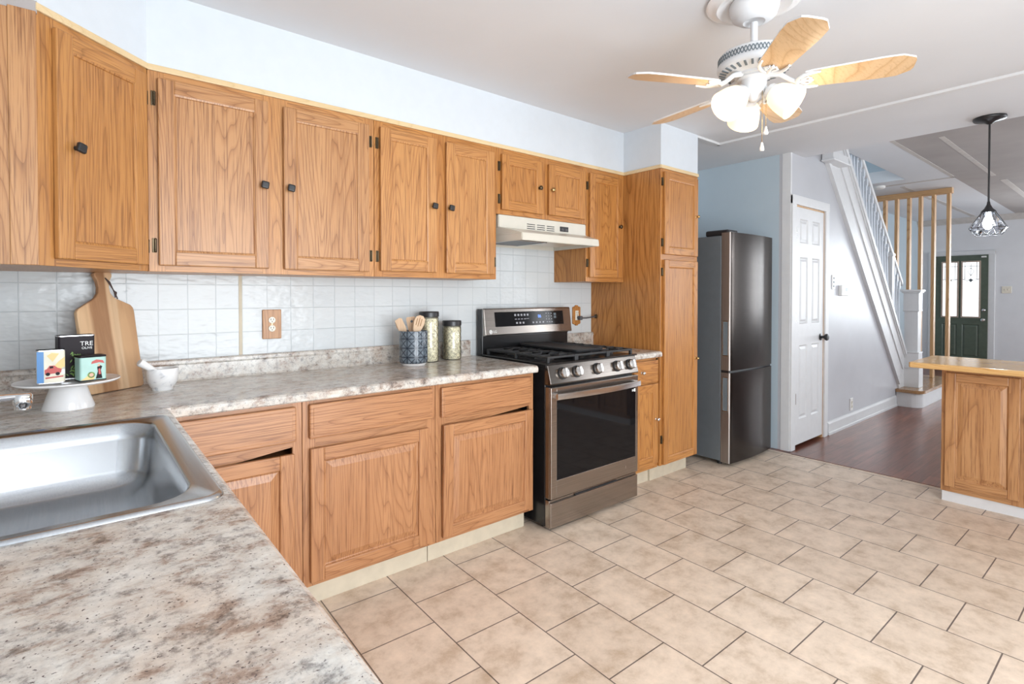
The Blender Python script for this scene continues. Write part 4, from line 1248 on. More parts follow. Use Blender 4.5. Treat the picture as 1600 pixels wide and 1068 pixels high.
for x in (FX0 + 0.06, FX1 - 0.06):
    for y in (-0.65, -0.08): b.cyl((x, y, 0), (x, y, 0.036), 0.018, seg=14)
b.build('feet', DARKP, t)

# ================================================================== PENINSULA
IX = 4.57
t = thing('peninsula_cabinet', 'oak peninsula cabinet on a white plinth under the butcher-block top', 'cabinet', (4.75, -2.9, 0))
MI = Matrix.Translation((IX, 0, 0)) @ Matrix.Rotation(-PI / 2, 4, 'Z')
MB().box(IX + 0.019, 4.93, -3.85, -1.909, 0.065, 0.836, 0.001).build('carcass', OAK_I[2], t)
stl = [(1.908, 1.955)] + [(1.908 + 0.367 * k - 0.045, 1.908 + 0.367 * k + 0.045) for k in range(1, 5)] + [(3.74, 3.85)]
face_frame(t, [(a, c, 0.065, 0.836) for a, c in stl], [(1.95, 3.81, 0.065, 0.115), (1.95, 3.81, 0.79, 0.836)], 0.0, [OAK_I[1], OAK_I[1], OAK_I[2]], MI)
for k in range(5):
    a = 1.928 + 0.367 * k; e = a + 0.340
    dr = door_mb(a, e, 0.100, 0.806, 'raised', -0.001, sw=0.052, M=MI).build('door', [OAK_I[1], OAK_I[2]], t)
dk = [c for c in bpy.data.objects if c.parent == t and c.name.startswith('door')]
knob_black(dk[1], 2.316, 0.575, -0.020, 0, MI)
MB().box(IX + 0.012, 4.925, -3.85, -1.912, 0.0, 0.066).build('plinth', WHITE, t)
t = thing('peninsula_countertop', 'honey butcher-block counter on the peninsula at the right', 'countertop', (4.66, -2.9, 0.836))
b = MB()
CPN = [(4.375, -1.790), (4.385, -1.782), (4.935, -1.782), (4.945, -1.795), (4.945, -3.90), (4.375, -3.90)]
b.prism(CPN, 0.8365, 0.870, 'z', bev=0.005)
b.build('worktop', BUTCH[1], t)

# ================================================================== STAIRCASE
t = thing('staircase', 'white painted staircase with moulded stringer and turned balusters behind the white door', 'staircase', (7.9, -0.45, 0))
p0, p1 = Vector((5.405, 2.655)), Vector((7.742, 0.248))       # lower edge of the stringer (x, z)
q0, q1 = Vector((6.014, 2.655)), Vector((8.006, 0.559))       # upper edge
def band(s0, s1, y0, y1, b):
    A0, A1 = p0.lerp(q0, s0), p1.lerp(q1, s0)
    B0, B1 = p0.lerp(q0, s1), p1.lerp(q1, s1)
    b.prism([tuple(A0), tuple(B0), tuple(B1), tuple(A1)], y0, y1, 'y')
b = MB()
band(0.0, 0.10, -0.888, -0.76, b); band(0.10, 0.16, -0.880, -0.76, b); band(0.16, 0.52, -0.872, -0.76, b)
band(0.52, 0.57, -0.884, -0.76, b); band(0.57, 0.86, -0.876, -0.76, b); band(0.86, 0.90, -0.888, -0.76, b); band(0.90, 1.0, -0.900, -0.745, b)
b.prism([(7.742, 0.248), (8.006, 0.559), (8.02, 0.201), (7.76, 0.201)], -0.876, -0.76, 'y')
b.build('stringer', WHITE, t)
b = MB().box(5.50, 5.86, -0.955, -0.862, 2.478, 2.545, 0.004).box(5.485, 5.88, -0.970, -0.862, 2.462, 2.480, 0.004)
b.build('bracket', WHITE, t)
# treads climb towards the kitchen from the landing
b = MB()
nst = 11
pts = [(7.78, 0.0)]
for k in range(nst):
    xx = 7.78 - k * 0.205
    zz = 0.20 + (k + 1) * 0.205
    pts += [(xx, zz), (xx - 0.205, zz)]
pts += [(pts[-1][0], 1.9), (7.4, 0.0)]
b.prism(pts, -0.758, 0.098, 'y')
b.build('steps', TREAD[1], t)
# landing with a rounded nose
def nosed(off, z0, z1, b):
    xa, ya, r_ = 7.715 - off, -1.090 - off, 0.11
    o = [(xa, -0.86)]
    for k in range(9):
        a = R(180 + 90 * k / 8)
        o.append((xa + r_ + r_ * math.cos(a), ya + r_ + r_ * math.sin(a)))
    o += [(9.25, ya), (9.25, 0.098), (7.80, 0.098), (7.80, -0.86)]
    b.prism(o, z0, z1, 'z')
    return b
nosed(0.0, 0.0, 0.165, MB()).build('landing_riser', WHITE, t)
nosed(0.028, 0.166, 0.200, MB()).build('landing_tread', TREAD[0], t)
BZ = lambda x: 0.559 + (8.006 - x) * 1.0522
RZ = lambda x: 1.301 + (8.094 - x) * 0.905
def baluster_mb(h):
    b = MB(); s = 0.017
    hb = h * 0.16
    b.box(-s, s, -s, s, -0.03, hb).box(-s, s, -s, s, h * 0.86, h + 0.02)
    pr = [(0.016, hb), (0.020, hb + 0.008), (0.011, hb + 0.02), (0.019, hb + 0.04), (0.012, hb + 0.055), (0.020, hb + 0.12), (0.017, hb + 0.22), (0.012, h * 0.70), (0.010, h * 0.78), (0.018, h * 0.80), (0.011, h * 0.82), (0.019, h * 0.85), (0.016, h * 0.86)]
    return b.lathe(pr, (0, 0, 0), 12)
PALE = plain('pale_blue_paint', (0.62, 0.67, 0.73), 0.45)
first = None
x = 7.90
while x > 5.95:
    if abs(x - 7.56) > 0.05:
        if first is None:
            mb_ = baluster_mb(0.76); mb_.bm.transform(Matrix.Translation(ORG[t.name]))
            first = mb_.build('baluster', PALE, t); o = first
        else:
            o = first.copy(); COL.objects.link(o); o.parent = t
        h = RZ(x) - BZ(x)
        o.location = (x - t.location.x, -0.822 - t.location.y, BZ(x))
        o.scale = (1, 1, h / 0.76)
    x -= 0.088
b = MB().box(7.525, 7.60, -0.86, -0.785, BZ(7.56) - 0.05, RZ(7.56) - 0.02, 0.004).box(7.517, 7.608, -0.868, -0.777, RZ(7.56) - 0.06, RZ(7.56) - 0.03, 0.004)
b.build('square_post', WHITE, t)
b = MB()
b.prism([(6.10, RZ(6.10) + 0.03), (7.97, RZ(7.97) + 0.03), (7.97, RZ(7.97) - 0.025), (6.10, RZ(6.10) - 0.025)], -0.852, -0.792, 'y', bev=0.01)
b.build('handrail', WHITE, t)
# newel post
nx, ny = 8.02, -0.935
def sq(b, h, z0, z1, bev=0.003): b.box(nx - h, nx + h, ny - h, ny + h, z0, z1, bev)
b = MB()
sq(b, 0.085, 0.2005, 0.42); sq(b, 0.092, 0.42, 0.445, 0.006); sq(b, 0.078, 0.445, 0.60); sq(b, 0.083, 0.60, 0.615, 0.005)
sq(b, 0.066, 0.61, 1.09); sq(b, 0.078, 1.09, 1.105, 0.004); sq(b, 0.075, 1.10, 1.31); sq(b, 0.088, 1.305, 1.325, 0.005); sq(b, 0.100, 1.32, 1.345, 0.006)
b.build('newel_post', WHITE, t)

# bare stud partition beyond the stairs
t = thing('stud_partition', 'open partition of bare pine studs under a top plate beyond the stairs', 'stud wall', (9.05, -0.65, 0.2))
MB().box(9.006, 9.094, -1.095, -0.10, 2.585, HL - 0.001, 0.002).build('top_plate', STUD[1], t)
sb = MB().box(9.006, 9.094, -0.0175 - 0.65, 0.0175 - 0.65, 0.201, 2.586, 0.002)
s0 = sb.build('stud', STUD[2], t)
for i, y in enumerate((-0.250, -0.367, -0.502, -0.640, -0.766, -0.904, -1.059)):
    o = s0 if i == 0 else s0.copy()
    if i: COL.objects.link(o); o.parent = t
    o.location = (0, y + 0.65, 0)

# ================================================================== CEILING FAN
CX, CY = 2.468, -1.734
t = thing('ceiling_fan', 'white ceiling fan with five oak blades and three lit frosted glass shades', 'ceiling fan', (CX, CY, HC))
b = MB().lathe([(0.0, HC - 0.0005), (0.175, HC - 0.0005), (0.178, HC - 0.010), (0.165, HC - 0.018), (0.150, HC - 0.016), (0.138, HC - 0.026), (0.122, HC - 0.022), (0.105, HC - 0.012), (0.0, HC - 0.012)], (CX, CY, 0), 48)
b.build('ceiling_medallion', CERAM, t)
b = MB().lathe([(0.088, HC - 0.012), (0.092, HC - 0.020), (0.090, HC - 0.040), (0.080, HC - 0.068), (0.055, HC - 0.085), (0.040, HC - 0.088), (0.032, HC - 0.080), (0.0, HC - 0.080)], (CX, CY, 0), 40)
b.build('canopy', WHITE, t)
b = MB().cyl((CX, CY, HC - 0.09), (CX, CY, 2.24), 0.0135, seg=18).lathe([(0.0135, 2.265), (0.020, 2.26), (0.024, 2.25), (0.024, 2.238)], (CX, CY, 0), 20)
b.build('downrod', WHITE, t)
b = MB().lathe([(0.0, 2.242), (0.05, 2.242), (0.098, 2.238), (0.122, 2.231), (0.131, 2.221), (0.132, 2.190), (0.135, 2.187), (0.135, 2.173), (0.128, 2.165), (0.100, 2.156), (0.070, 2.151), (0.070, 2.142), (0.0, 2.142)], (CX, CY, 0), 56)
mh = b.build('motor_housing', WHITE, t)
b = MB()
ns = 64
for k in range(ns):
    a = 2 * PI * k / ns
    for s in (-1, 1):
        Mx = Matrix.Translation((CX, CY, 2.2055)) @ Matrix.Rotation(a, 4, 'Z') @ Matrix.Translation((0.1322, 0, 0)) @ Matrix.Rotation(R(26 * s), 4, 'X')
        b.box(-0.0006, 0.0006, -0.0018, 0.0018, -0.0135, 0.0135, M=Mx)
b.build('vent_lattice', PGREY, mh)
b = MB()
for k in range(30):
    a = 2 * PI * k / 30
    Mx = Matrix.Translation((CX, CY, 2.1610)) @ Matrix.Rotation(a, 4, 'Z') @ Matrix.Translation((0.115, 0, 0)) @ Matrix.Rotation(R(-17), 4, 'Y')
    b.box(-0.013, 0.013, -0.004, 0.004, -0.0035, 0.0015, M=Mx)
b.build('cooling_slots', PGREY, mh)
b = MB().lathe([(0.0, 2.144), (0.058, 2.144), (0.060, 2.134), (0.047, 2.128), (0.047, 2.086), (0.042, 2.074), (0.028, 2.068), (0.020, 2.055), (0.012, 2.047), (0.0, 2.045)], (CX, CY, 0), 36)
b.build('switch_housing', WHITE, t)
ZB = 2.103
for k in range(5):
    a = R(152.545 - 72 * k)
    MBL = Matrix.Translation((CX, CY, ZB)) @ Matrix.Rotation(a, 4, 'Z') @ Matrix.Rotation(R(-12), 4, 'X')
    out = [(0.175, -0.046), (0.20, -0.052), (0.42, -0.064), (0.475, -0.062), (0.515, -0.038), (0.520, -0.022), (0.520, 0.022), (0.515, 0.038), (0.475, 0.062), (0.42, 0.064), (0.20, 0.052), (0.175, 0.046)]
    b = MB().prism(out, 0.0, 0.0065, 'z', 0, M=MBL)
    bm_ = b.bm; bm_.faces.ensure_lookup_table()
    low = min(bm_.faces, key=lambda f: (MBL.inverted() @ f.calc_center_median()).z)
    low.material_index = 1
    bmesh.ops.recalc_face_normals(bm_, faces=bm_.faces)
    bl = b.build('blade', [WHITE, BLADEW[0]], t)
    # blade iron: arm from the motor and a forked scroll plate under the blade
    b = MB()
    def W(r, s, z): return (r, s, z)
    b.tube([(0.060, 0, 0.045), (0.095, 0, 0.036), (0.125, 0, 0.010), (0.150, 0, -0.004)], 0.009, 10, rs=[0.012, 0.010, 0.009, 0.010])
    for s in (-1, 1):
        arc = [(0.146, 0, -0.004), (0.155, s * 0.022, -0.004), (0.172, s * 0.038, -0.004), (0.195, s * 0.046, -0.004), (0.225, s * 0.047, -0.004)]
        b.tube(arc, 0.006, 8, rs=[0.007, 0.0075, 0.007, 0.006, 0.004])
        b.tube([(0.165, s * 0.010, -0.004), (0.185, s * 0.022, -0.004), (0.197, s * 0.012, -0.004), (0.188, 0, -0.004)], 0.0045, 8)
    b.tube([(0.150, 0, -0.004), (0.170, 0, -0.004), (0.205, 0, -0.004)], 0.006, 8, rs=[0.008, 0.006, 0.004])
    for q in ((0.175, 0.038), (0.175, -0.038), (0.20, 0)):
        b.sphere((q[0], q[1], -0.006), 0.007, 1, 1, 0.6, 10)
    b.bm.transform(MBL)
    b.build('blade_iron', WHITE, bl)
cr = math.atan2(-math.sin(R(39.337)), math.cos(R(39.337)))     # camera-right direction in plan
for k, ph in enumerate((-38, 82, 202)):
    a = R(-39.337 + ph)
    d = Vector((math.cos(a), math.sin(a), 0))
    ax = (d * math.sin(R(52)) - Vector((0, 0, 1)) * math.cos(R(52))).normalized()
    base = Vector((CX, CY, 2.088)) + d * 0.040
    Mq = Matrix.Translation(base) @ ax.to_track_quat('Z', 'Y').to_matrix().to_4x4()
    b = MB()
    b.cyl((0, 0, -0.015), (0, 0, 0.020), 0.012, seg=16)
    b.lathe([(0.0, 0.016), (0.026, 0.016), (0.031, 0.022), (0.032, 0.044), (0.029, 0.046), (0.029, 0.024), (0.0, 0.022)], (0, 0, 0), 24)
    b.bm.transform(Mq)
    ar = b.build('lamp_holder', WHITE, t)
    b = MB().lathe([(0.027, 0.026), (0.036, 0.035), (0.052, 0.056), (0.062, 0.085), (0.067, 0.115), (0.070, 0.146), (0.067, 0.146), (0.063, 0.114), (0.058, 0.085), (0.048, 0.058), (0.032, 0.038), (0.023, 0.029)], (0, 0, 0), 32)
    b.bm.transform(Mq @ Matrix.Translation((0, 0, 0.004)) @ Matrix.Scale(0.88, 4))
    b.build('glass_shade', SHADE, ar)
    l = bpy.data.lights.new('fan_bulb', 'POINT')
    l.energy = 1.7; l.color = (1.0, 0.80, 0.56); l.shadow_soft_size = 0.035
    lo = bpy.data.objects.new('fan_bulb', l); COL.objects.link(lo)
    lo.location = base + ax * 0.185
for (dx, dy, z1) in ((-0.012, -0.040, 1.842), (0.028, -0.036, 1.913)):
    b = MB().tube([(CX + dx, CY + dy, 2.10), (CX + dx, CY + dy, z1 + 0.03)], 0.0011, 6)
    pc = b.build('pull_chain', BRASS, t)
    b = MB().lathe([(0.0, 0.034), (0.003, 0.033), (0.005, 0.024), (0.008, 0.012), (0.0085, 0.004), (0.006, 0.0), (0.0, 0.0)], (CX + dx, CY + dy, z1), 14)
    b.build('pull_knob', WHITE, pc)

# ================================================================== PENDANT LAMP
PX, PYY = 5.015, -2.049
t = thing('pendant_lamp', 'black wire cage pendant lamp with a lit bulb hanging above the peninsula', 'pendant lamp', (PX, PYY, HC))
MB().lathe([(0, HC - 0.0005), (0.084, HC - 0.0005), (0.086, HC - 0.010), (0.080, HC - 0.020), (0.03, HC - 0.030), (0.012, HC - 0.045), (0, HC - 0.046)], (PX, PYY, 0), 32).build('canopy', DARKP, t)
MB().cyl((PX, PYY, HC - 0.04), (PX, PYY, 1.885), 0.0055, seg=12).build('cord', DARKP, t)
MB().lathe([(0.0, 1.90), (0.007, 1.895), (0.010, 1.875), (0.022, 1.850), (0.038, 1.832), (0.040, 1.826), (0.0, 1.826)], (PX, PYY, 0), 24).build('socket_cap', DARKP, t)
b = MB(); pn = MB()
nf = 8
def ring(r_, z, ph=0): return [Vector((PX + r_ * math.cos(2 * PI * (k + ph) / nf), PYY + r_ * math.sin(2 * PI * (k + ph) / nf), z)) for k in range(nf)]
r0, r1, r2_ = ring(0.036, 1.826), ring(0.099, 1.722, 0.5), ring(0.066, 1.676)
wr = 0.0018
for rr in (r0, r1, r2_):
    for k in range(nf): b.tube([rr[k], rr[(k + 1) % nf]], wr, 6)
for k in range(nf):
    b.tube([r0[k], r1[k]], wr, 6).tube([r0[k], r1[k - 1]], wr, 6)
    b.tube([r2_[k], r1[k]], wr, 6).tube([r2_[k], r1[k - 1]], wr, 6)
cg = b.build('wire_cage', DARKP, t)
tb = bmesh.new()
for k in range(nf):
    for tri in ((r0[k], r1[k - 1], r1[k]), (r0[k], r1[k], r0[(k + 1) % nf]), (r2_[k], r1[k], r1[k - 1])):
        tb.faces.new([tb.verts.new(v) for v in tri])
bmesh.ops.remove_doubles(tb, verts=tb.verts, dist=1e-5)
pn._add(tb)
pn.build('glass_panels', PENDG, cg)
MB().lathe([(0, 1.826), (0.013, 1.826), (0.014, 1.80), (0.022, 1.785), (0.030, 1.755), (0.026, 1.730), (0.014, 1.716), (0, 1.712)], (PX, PYY, 0), 24).build('bulb', BULBW, t)
l = bpy.data.lights.new('pendant_bulb', 'POINT'); l.energy = 7; l.color = (0.88, 0.94, 1.0); l.shadow_soft_size = 0.03
lo = bpy.data.objects.new('pendant_bulb', l); COL.objects.link(lo); lo.location = (PX, PYY, 1.69)

# ================================================================== ON THE COUNTER
# cutting board leaning into the corner
t = thing('cutting_board', 'paddle-shaped acacia cutting board leaning on the tile in the corner', 'cutting board', (0.522, -0.128, CT + 0.001), local=True)
al = math.atan2(0.6, 0.8)
t.rotation_euler = (-math.atan(0.08 / 0.46) * 1.0, 0, al)
t.rotation_euler = (Matrix.Rotation(al, 4, 'Z') @ Matrix.Rotation(-math.atan(0.08 / 0.46), 4, 'X')).to_euler()
out = [(-0.108, 0.0), (-0.116, 0.004), (-0.1205, 0.014), (-0.1225, 0.30), (-0.1215, 0.318), (-0.114, 0.330), (-0.060, 0.362), (-0.043, 0.374), (-0.030, 0.392), (-0.0255, 0.415), (-0.028, 0.440), (-0.036, 0.458), (-0.037, 0.470), (-0.028, 0.4765)]
out = out + [(0.028, 0.4765), (0.037, 0.470), (0.035, 0.458), (0.024, 0.440), (0.0175, 0.415), (0.020, 0.392), (0.028, 0.378), (0.042, 0.368), (0.098, 0.342), (0.107, 0.330), (0.110, 0.315), (0.106, 0.012), (0.102, 0.004), (0.094, 0.0)]
MB().prism(out, -0.009, 0.009, 'y', bev=0.004).build('board', ACAC, t)
b = MB().tube([(0.004, -0.011, 0.452), (0.018, -0.014, 0.435), (0.028, -0.013, 0.405), (0.038, -0.012, 0.382), (0.043, -0.011, 0.366)], 0.0022, 8)
b.tube([(0.004, -0.011, 0.452), (0.012, -0.013, 0.436), (0.030, -0.015, 0.398), (0.034, -0.012, 0.372)], 0.0022, 8)
b.tube([(0.030, -0.013, 0.398), (0.036, -0.016, 0.392), (0.038, -0.012, 0.385)], 0.0035, 8)
b.build('leather_loop', CORDM, t)

# mortar and pestle
mx_, my_ = 0.660, -0.222
o = MB().lathe([(0.0, 0.0), (0.036, 0.0), (0.038, 0.003), (0.037, 0.009), (0.044, 0.018), (0.052, 0.036), (0.0555, 0.060), (0.056, 0.084), (0.0545, 0.087), (0.050, 0.085), (0.046, 0.060), (0.034, 0.032), (0.0, 0.024)], (mx_, my_, CT), 40).build('mortar', MARB)
tag(recenter(o), 'small white marble mortar bowl on the counter right of the cutting board', 'mortar')
pa, pb = Vector((mx_ + 0.013, my_ + 0.006, CT + 0.045)), Vector((mx_ - 0.078, my_ - 0.030, CT + 0.120))
dv = (pb - pa)
o = MB().lathe([(0.0, -0.016), (0.012, -0.013), (0.0175, -0.004), (0.0165, 0.010), (0.0125, 0.030), (0.0120, 0.070), (0.0145, 0.105), (0.0160, 0.118), (0.0130, 0.123), (0.0, 0.124)], (0, 0, 0), 24, M=Matrix.Translation(pa) @ dv.to_track_quat('Z', 'Y').to_matrix().to_4x4()).build('pestle', MARB)
tag(recenter(o), 'white marble pestle leaning in the mortar', 'pestle')

# cake stand and the three tins on it
sx, sy = 0.374, -0.424
t = thing('cake_stand', 'white ceramic pedestal cake stand carrying three tins beside the sink', 'cake stand', (sx, sy, CT))
MB().lathe([(0.0, 0.0), (0.070, 0.0), (0.0705, 0.004), (0.060, 0.035), (0.050, 0.070), (0.047, 0.080), (0.0, 0.080)], (sx, sy, CT), 48).build('pedestal', CERAM, t)
MB().lathe([(0.0, 0.0795), (0.050, 0.0795), (0.100, 0.082), (0.136, 0.086), (0.1415, 0.091), (0.1405, 0.0945), (0.132, 0.0925), (0.060, 0.0900), (0.0, 0.0895)], (sx, sy, CT), 64).build('plate', CERAM, t)
ZP = CT + 0.0945
def tin(name, label, loc, rz, w_, d_, h, m, lid=None):
    t = thing(name, label, 'tin', (loc[0], loc[1], ZP), rz, local=True, group='tins on the cake stand')
    b = MB().loft([rrect(-w_ / 2, w_ / 2, -d_ / 2, d_ / 2, 0.006, z, 3) for z in (0, h)], True, True)
    b.build('can', m, t)
    for z in (0.0, h - 0.0035):
        b = MB()
        b.loft([rrect(-w_ / 2 - 0.001, w_ / 2 + 0.001, -d_ / 2 - 0.001, d_ / 2 + 0.001, 0.0065, z + q, 3) for q in (0.0003, 0.0035)], True, True)
        b.build('rim', lid or TIN, t)
    return t
def flat(b, pts, y, mi=0):
    b.prism(pts, y, y - 0.0006, 'y', mi)
# toward the camera: faces look at the camera (local -y)
t = tin('tin_can', 'cream and blue printed tin with a red car, front left on the cake stand', (0.331, -0.470), R(4), 0.070, 0.050, 0.108, TINC)
w_, d_ = 0.070, 0.050
b = MB(); flat(b, [(-0.0345, 0.004), (-0.0175, 0.004), (-0.0175, 0.104), (-0.0345, 0.104)], -d_ / 2 - 0.0002); b.build('blue_stripe', TINBL, t)
b = MB(); flat(b, [(0.0, 0.045), (0.034, 0.045), (0.034, 0.085), (0.018, 0.070)], -d_ / 2 - 0.0003); flat(b, [(-0.010, 0.090), (0.004, 0.070), (0.020, 0.096), (0.002, 0.099)], -d_ / 2 - 0.0003); b.build('printed_sunlight', YEL, t)
b = MB(); flat(b, [(-0.015, 0.030), (0.024, 0.034), (0.026, 0.046), (0.016, 0.050), (0.008, 0.058), (-0.004, 0.058), (-0.010, 0.048), (-0.016, 0.045)], -d_ / 2 - 0.0006); flat(b, [(-0.014, 0.016), (0.030, 0.020), (0.030, 0.024), (-0.014, 0.021)], -d_ / 2 - 0.0006); b.build('printed_car', RED, t)
b = MB()
for q in (-0.008, 0.016): b.cyl((q, -d_ / 2, 0.031), (q, -d_ / 2 - 0.0014, 0.031), 0.0055, seg=14)
flat(b, [(-0.004, 0.049), (0.006, 0.050), (0.005, 0.056), (-0.003, 0.056)], -d_ / 2 - 0.0010); b.build('printed_wheels', TINB, t)
b = MB(); flat(b, [(0.024, 0.030), (0.034, 0.028), (0.034, 0.052), (0.027, 0.050)], -d_ / 2 - 0.0003); b.build('printed_sea', PWHITE, t)

t = tin('tin_can', 'tall black tin with white lettering, at the back of the cake stand', (0.392, -0.384), R(10), 0.098, 0.060, 0.148, TINB)
text('TRE', 0.021, facing((0.026, -0.0306, 0.118)), 'lettering', PWHITE, t, 0.0003)
text('OLIVE', 0.011, facing((0.027, -0.0306, 0.103)), 'lettering', PWHITE, t, 0.0003)
b = MB(); rnd = random.Random(3)
for k in range(46):
    z = rnd.uniform(0.012, 0.09); xx = rnd.gauss(-0.006, 0.010 if z < 0.06 else 0.007)
    a = rnd.uniform(0, PI); l_ = rnd.uniform(0.004, 0.008)
    flat(b, [(xx - l_ * math.cos(a), z - l_ * math.sin(a)), (xx + 0.002 * math.sin(a), z - 0.002 * math.cos(a)), (xx + l_ * math.cos(a), z + l_ * math.sin(a)), (xx - 0.002 * math.sin(a), z + 0.002 * math.cos(a))], -0.0302 - k * 0.00001)
b.build('printed_olive_branch', OLIV, t)

t = tin('tin_can', 'small mint green printed tin with black lid, front right on the cake stand', (0.432, -0.475), R(14), 0.072, 0.060, 0.082, TINM, TINB)
b = MB().loft([rrect(-0.037, 0.037, -0.031, 0.031, 0.007, z, 3) for z in (0.078, 0.0835)], True, True); b.build('lid', TINB, t)
y = -0.0302
b = MB(); flat(b, [(0.006, 0.006), (0.024, 0.006), (0.020, 0.034), (0.024, 0.046), (0.016, 0.052), (0.010, 0.044), (0.012, 0.030)], y); flat(b, [(-0.018, 0.008), (-0.004, 0.006), (-0.004, 0.012), (-0.018, 0.012)], y); b.build('printed_figure', TINB, t)
b = MB(); flat(b, [(-0.006, 0.056), (0.016, 0.060), (0.030, 0.056), (0.026, 0.066), (0.008, 0.070), (-0.004, 0.064)], y - 0.0003); flat(b, [(0.014, 0.020), (0.020, 0.020), (0.018, 0.040), (0.013, 0.038)], y - 0.0008); b.build('printed_hat', RED, t)
b = MB(); b.cyl((-0.006, y, 0.020), (-0.006, y - 0.0012, 0.020), 0.010, seg=18); b.build('printed_drum', OLIV, t)
b = MB(); b.cyl((-0.006, y, 0.020), (-0.006, y - 0.0018, 0.020), 0.006, seg=18); flat(b, [(0.012, 0.046), (0.018, 0.048), (0.017, 0.055), (0.012, 0.054)], y - 0.0006); b.build('printed_face', SKIN, t)
b = MB(); flat(b, [(-0.034, 0.004), (0.000, 0.004), (0.004, 0.012), (-0.010, 0.024), (-0.022, 0.012)], y - 0.00005); b.build('printed_ground', YEL, t)

# utensil crock
cx_, cy_ = 1.800, -0.205
t = thing('utensil_crock', 'blue-grey geometric patterned ceramic crock holding wooden utensils', 'crock', (cx_, cy_, CT))
MB().lathe([(0.0, 0.014), (0.070, 0.014), (0.076, 0.020), (0.0765, 0.026), (0.0765, 0.183), (0.0755, 0.187), (0.072, 0.187), (0.070, 0.183), (0.070, 0.03), (0.0, 0.026)], (cx_, cy_, CT), 48).build('pot', CROCK, t)
MB().lathe([(0.0, 0.0), (0.060, 0.0), (0.064, 0.004), (0.071, 0.0145), (0.0, 0.0145)], (cx_, cy_, CT), 48).build('foot', CERAM, t)
# camera-right in plan from the crock
cr_ = Vector((math.cos(R(-39.3)), math.sin(R(-39.3)), 0)); cf_ = Vector((math.sin(R(39.3)), math.cos(R(39.3)), 0))
def utensil(name, label, off, lean, up_, outline, thick=0.006, slots=None, depth=0.0, hole=None):
    """outline in (across, along) with along measured up the handle; local frame turned to the camera"""
    foot = Vector((cx_, cy_, CT + 0.032)) + cr_ * off[0] + cf_ * off[1]
    top = Vector((cx_, cy_, CT + up_)) + cr_ * lean[0] + cf_ * lean[1]
    zax = (top - foot).normalized()
    yax = (cf_ - zax * cf_.dot(zax)).normalized()
    xax = yax.cross(zax)
    Mx = Matrix(((xax.x, yax.x, zax.x, foot.x), (xax.y, yax.y, zax.y, foot.y), (xax.z, yax.z, zax.z, foot.z), (0, 0, 0, 1)))
    b = MB().prism(outline, -thick / 2, thick / 2, 'y', bev=thick * 0.3, M=Mx)
    o = b.build(name, SPOON[2])
    if slots:
        s = MB()
        for (x, z0, z1, tl) in slots:
            s.prism([(x - 0.002, z0), (x + 0.002, z0), (x + 0.002 + tl, z1), (x - 0.002 + tl, z1)], -thick / 2 - 0.0006, thick / 2 + 0.0006, 'y', M=Mx)
        s.build('slots', TREAD[2], o)
    if hole:
        s = MB().cyl((hole[0], -thick / 2 - 0.0008, hole[1]), (hole[0], thick / 2 + 0.0008, hole[1]), 0.007, seg=18)
        s.bm.transform(Mx)
        s.build('hanging_hole', PGREY, o)
    return tag(o, label, 'utensil', 'wooden utensils in the crock')
LH = (-0.008, 0.0), (0.008, 0.0)
utensil('wooden_spatula', 'flat wooden spatula leaning furthest left in the crock', (0.022, 0.0), (-0.092, -0.020), 0.272, [(-0.008, 0), (0.008, 0), (0.009, 0.150), (0.020, 0.175), (0.022, 0.236), (0.010, 0.244), (-0.018, 0.240), (-0.022, 0.178), (-0.009, 0.150)])
utensil('wooden_spoon', 'wooden spoon at the left rear of the crock, its edge showing', (0.022, 0.03), (-0.108, 0.022), 0.255, [(-0.006, 0), (0.006, 0), (0.006, 0.140), (0.014, 0.170), (0.016, 0.205), (0.010, 0.232), (0.0, 0.238), (-0.010, 0.232), (-0.016, 0.205), (-0.014, 0.170), (-0.006, 0.140)], 0.010)
utensil('wooden_turner', 'wide wooden turner with a round hole in the middle of the crock', (0.010, 0.020), (-0.022, 0.022), 0.272, [(-0.008, 0), (0.008, 0), (0.009, 0.130), (0.022, 0.165), (0.026, 0.222), (0.022, 0.230), (-0.020, 0.230), (-0.025, 0.222), (-0.021, 0.165), (-0.009, 0.130)], hole=(0.004, 0.205))
utensil('wooden_spoon', 'plain wooden spoon handle between the turner and the slotted spoon', (0.0, -0.01), (0.018, 0.004), 0.272, [(-0.008, 0), (0.008, 0), (0.011, 0.150), (0.013, 0.215), (0.008, 0.226), (-0.008, 0.226), (-0.013, 0.215), (-0.011, 0.150)])
utensil('slotted_spoon', 'wooden slotted spoon with three slits leaning right in the crock', (-0.020, -0.030), (0.048, -0.026), 0.280, [(-0.008, 0), (0.008, 0), (0.009, 0.135), (0.022, 0.170), (0.030, 0.205), (0.028, 0.232), (0.014, 0.246), (-0.006, 0.247), (-0.022, 0.236), (-0.028, 0.208), (-0.022, 0.170), (-0.009, 0.135)], slots=[(-0.012, 0.190, 0.228, 0), (0.0, 0.186, 0.234, 0), (0.012, 0.190, 0.230, 0)])

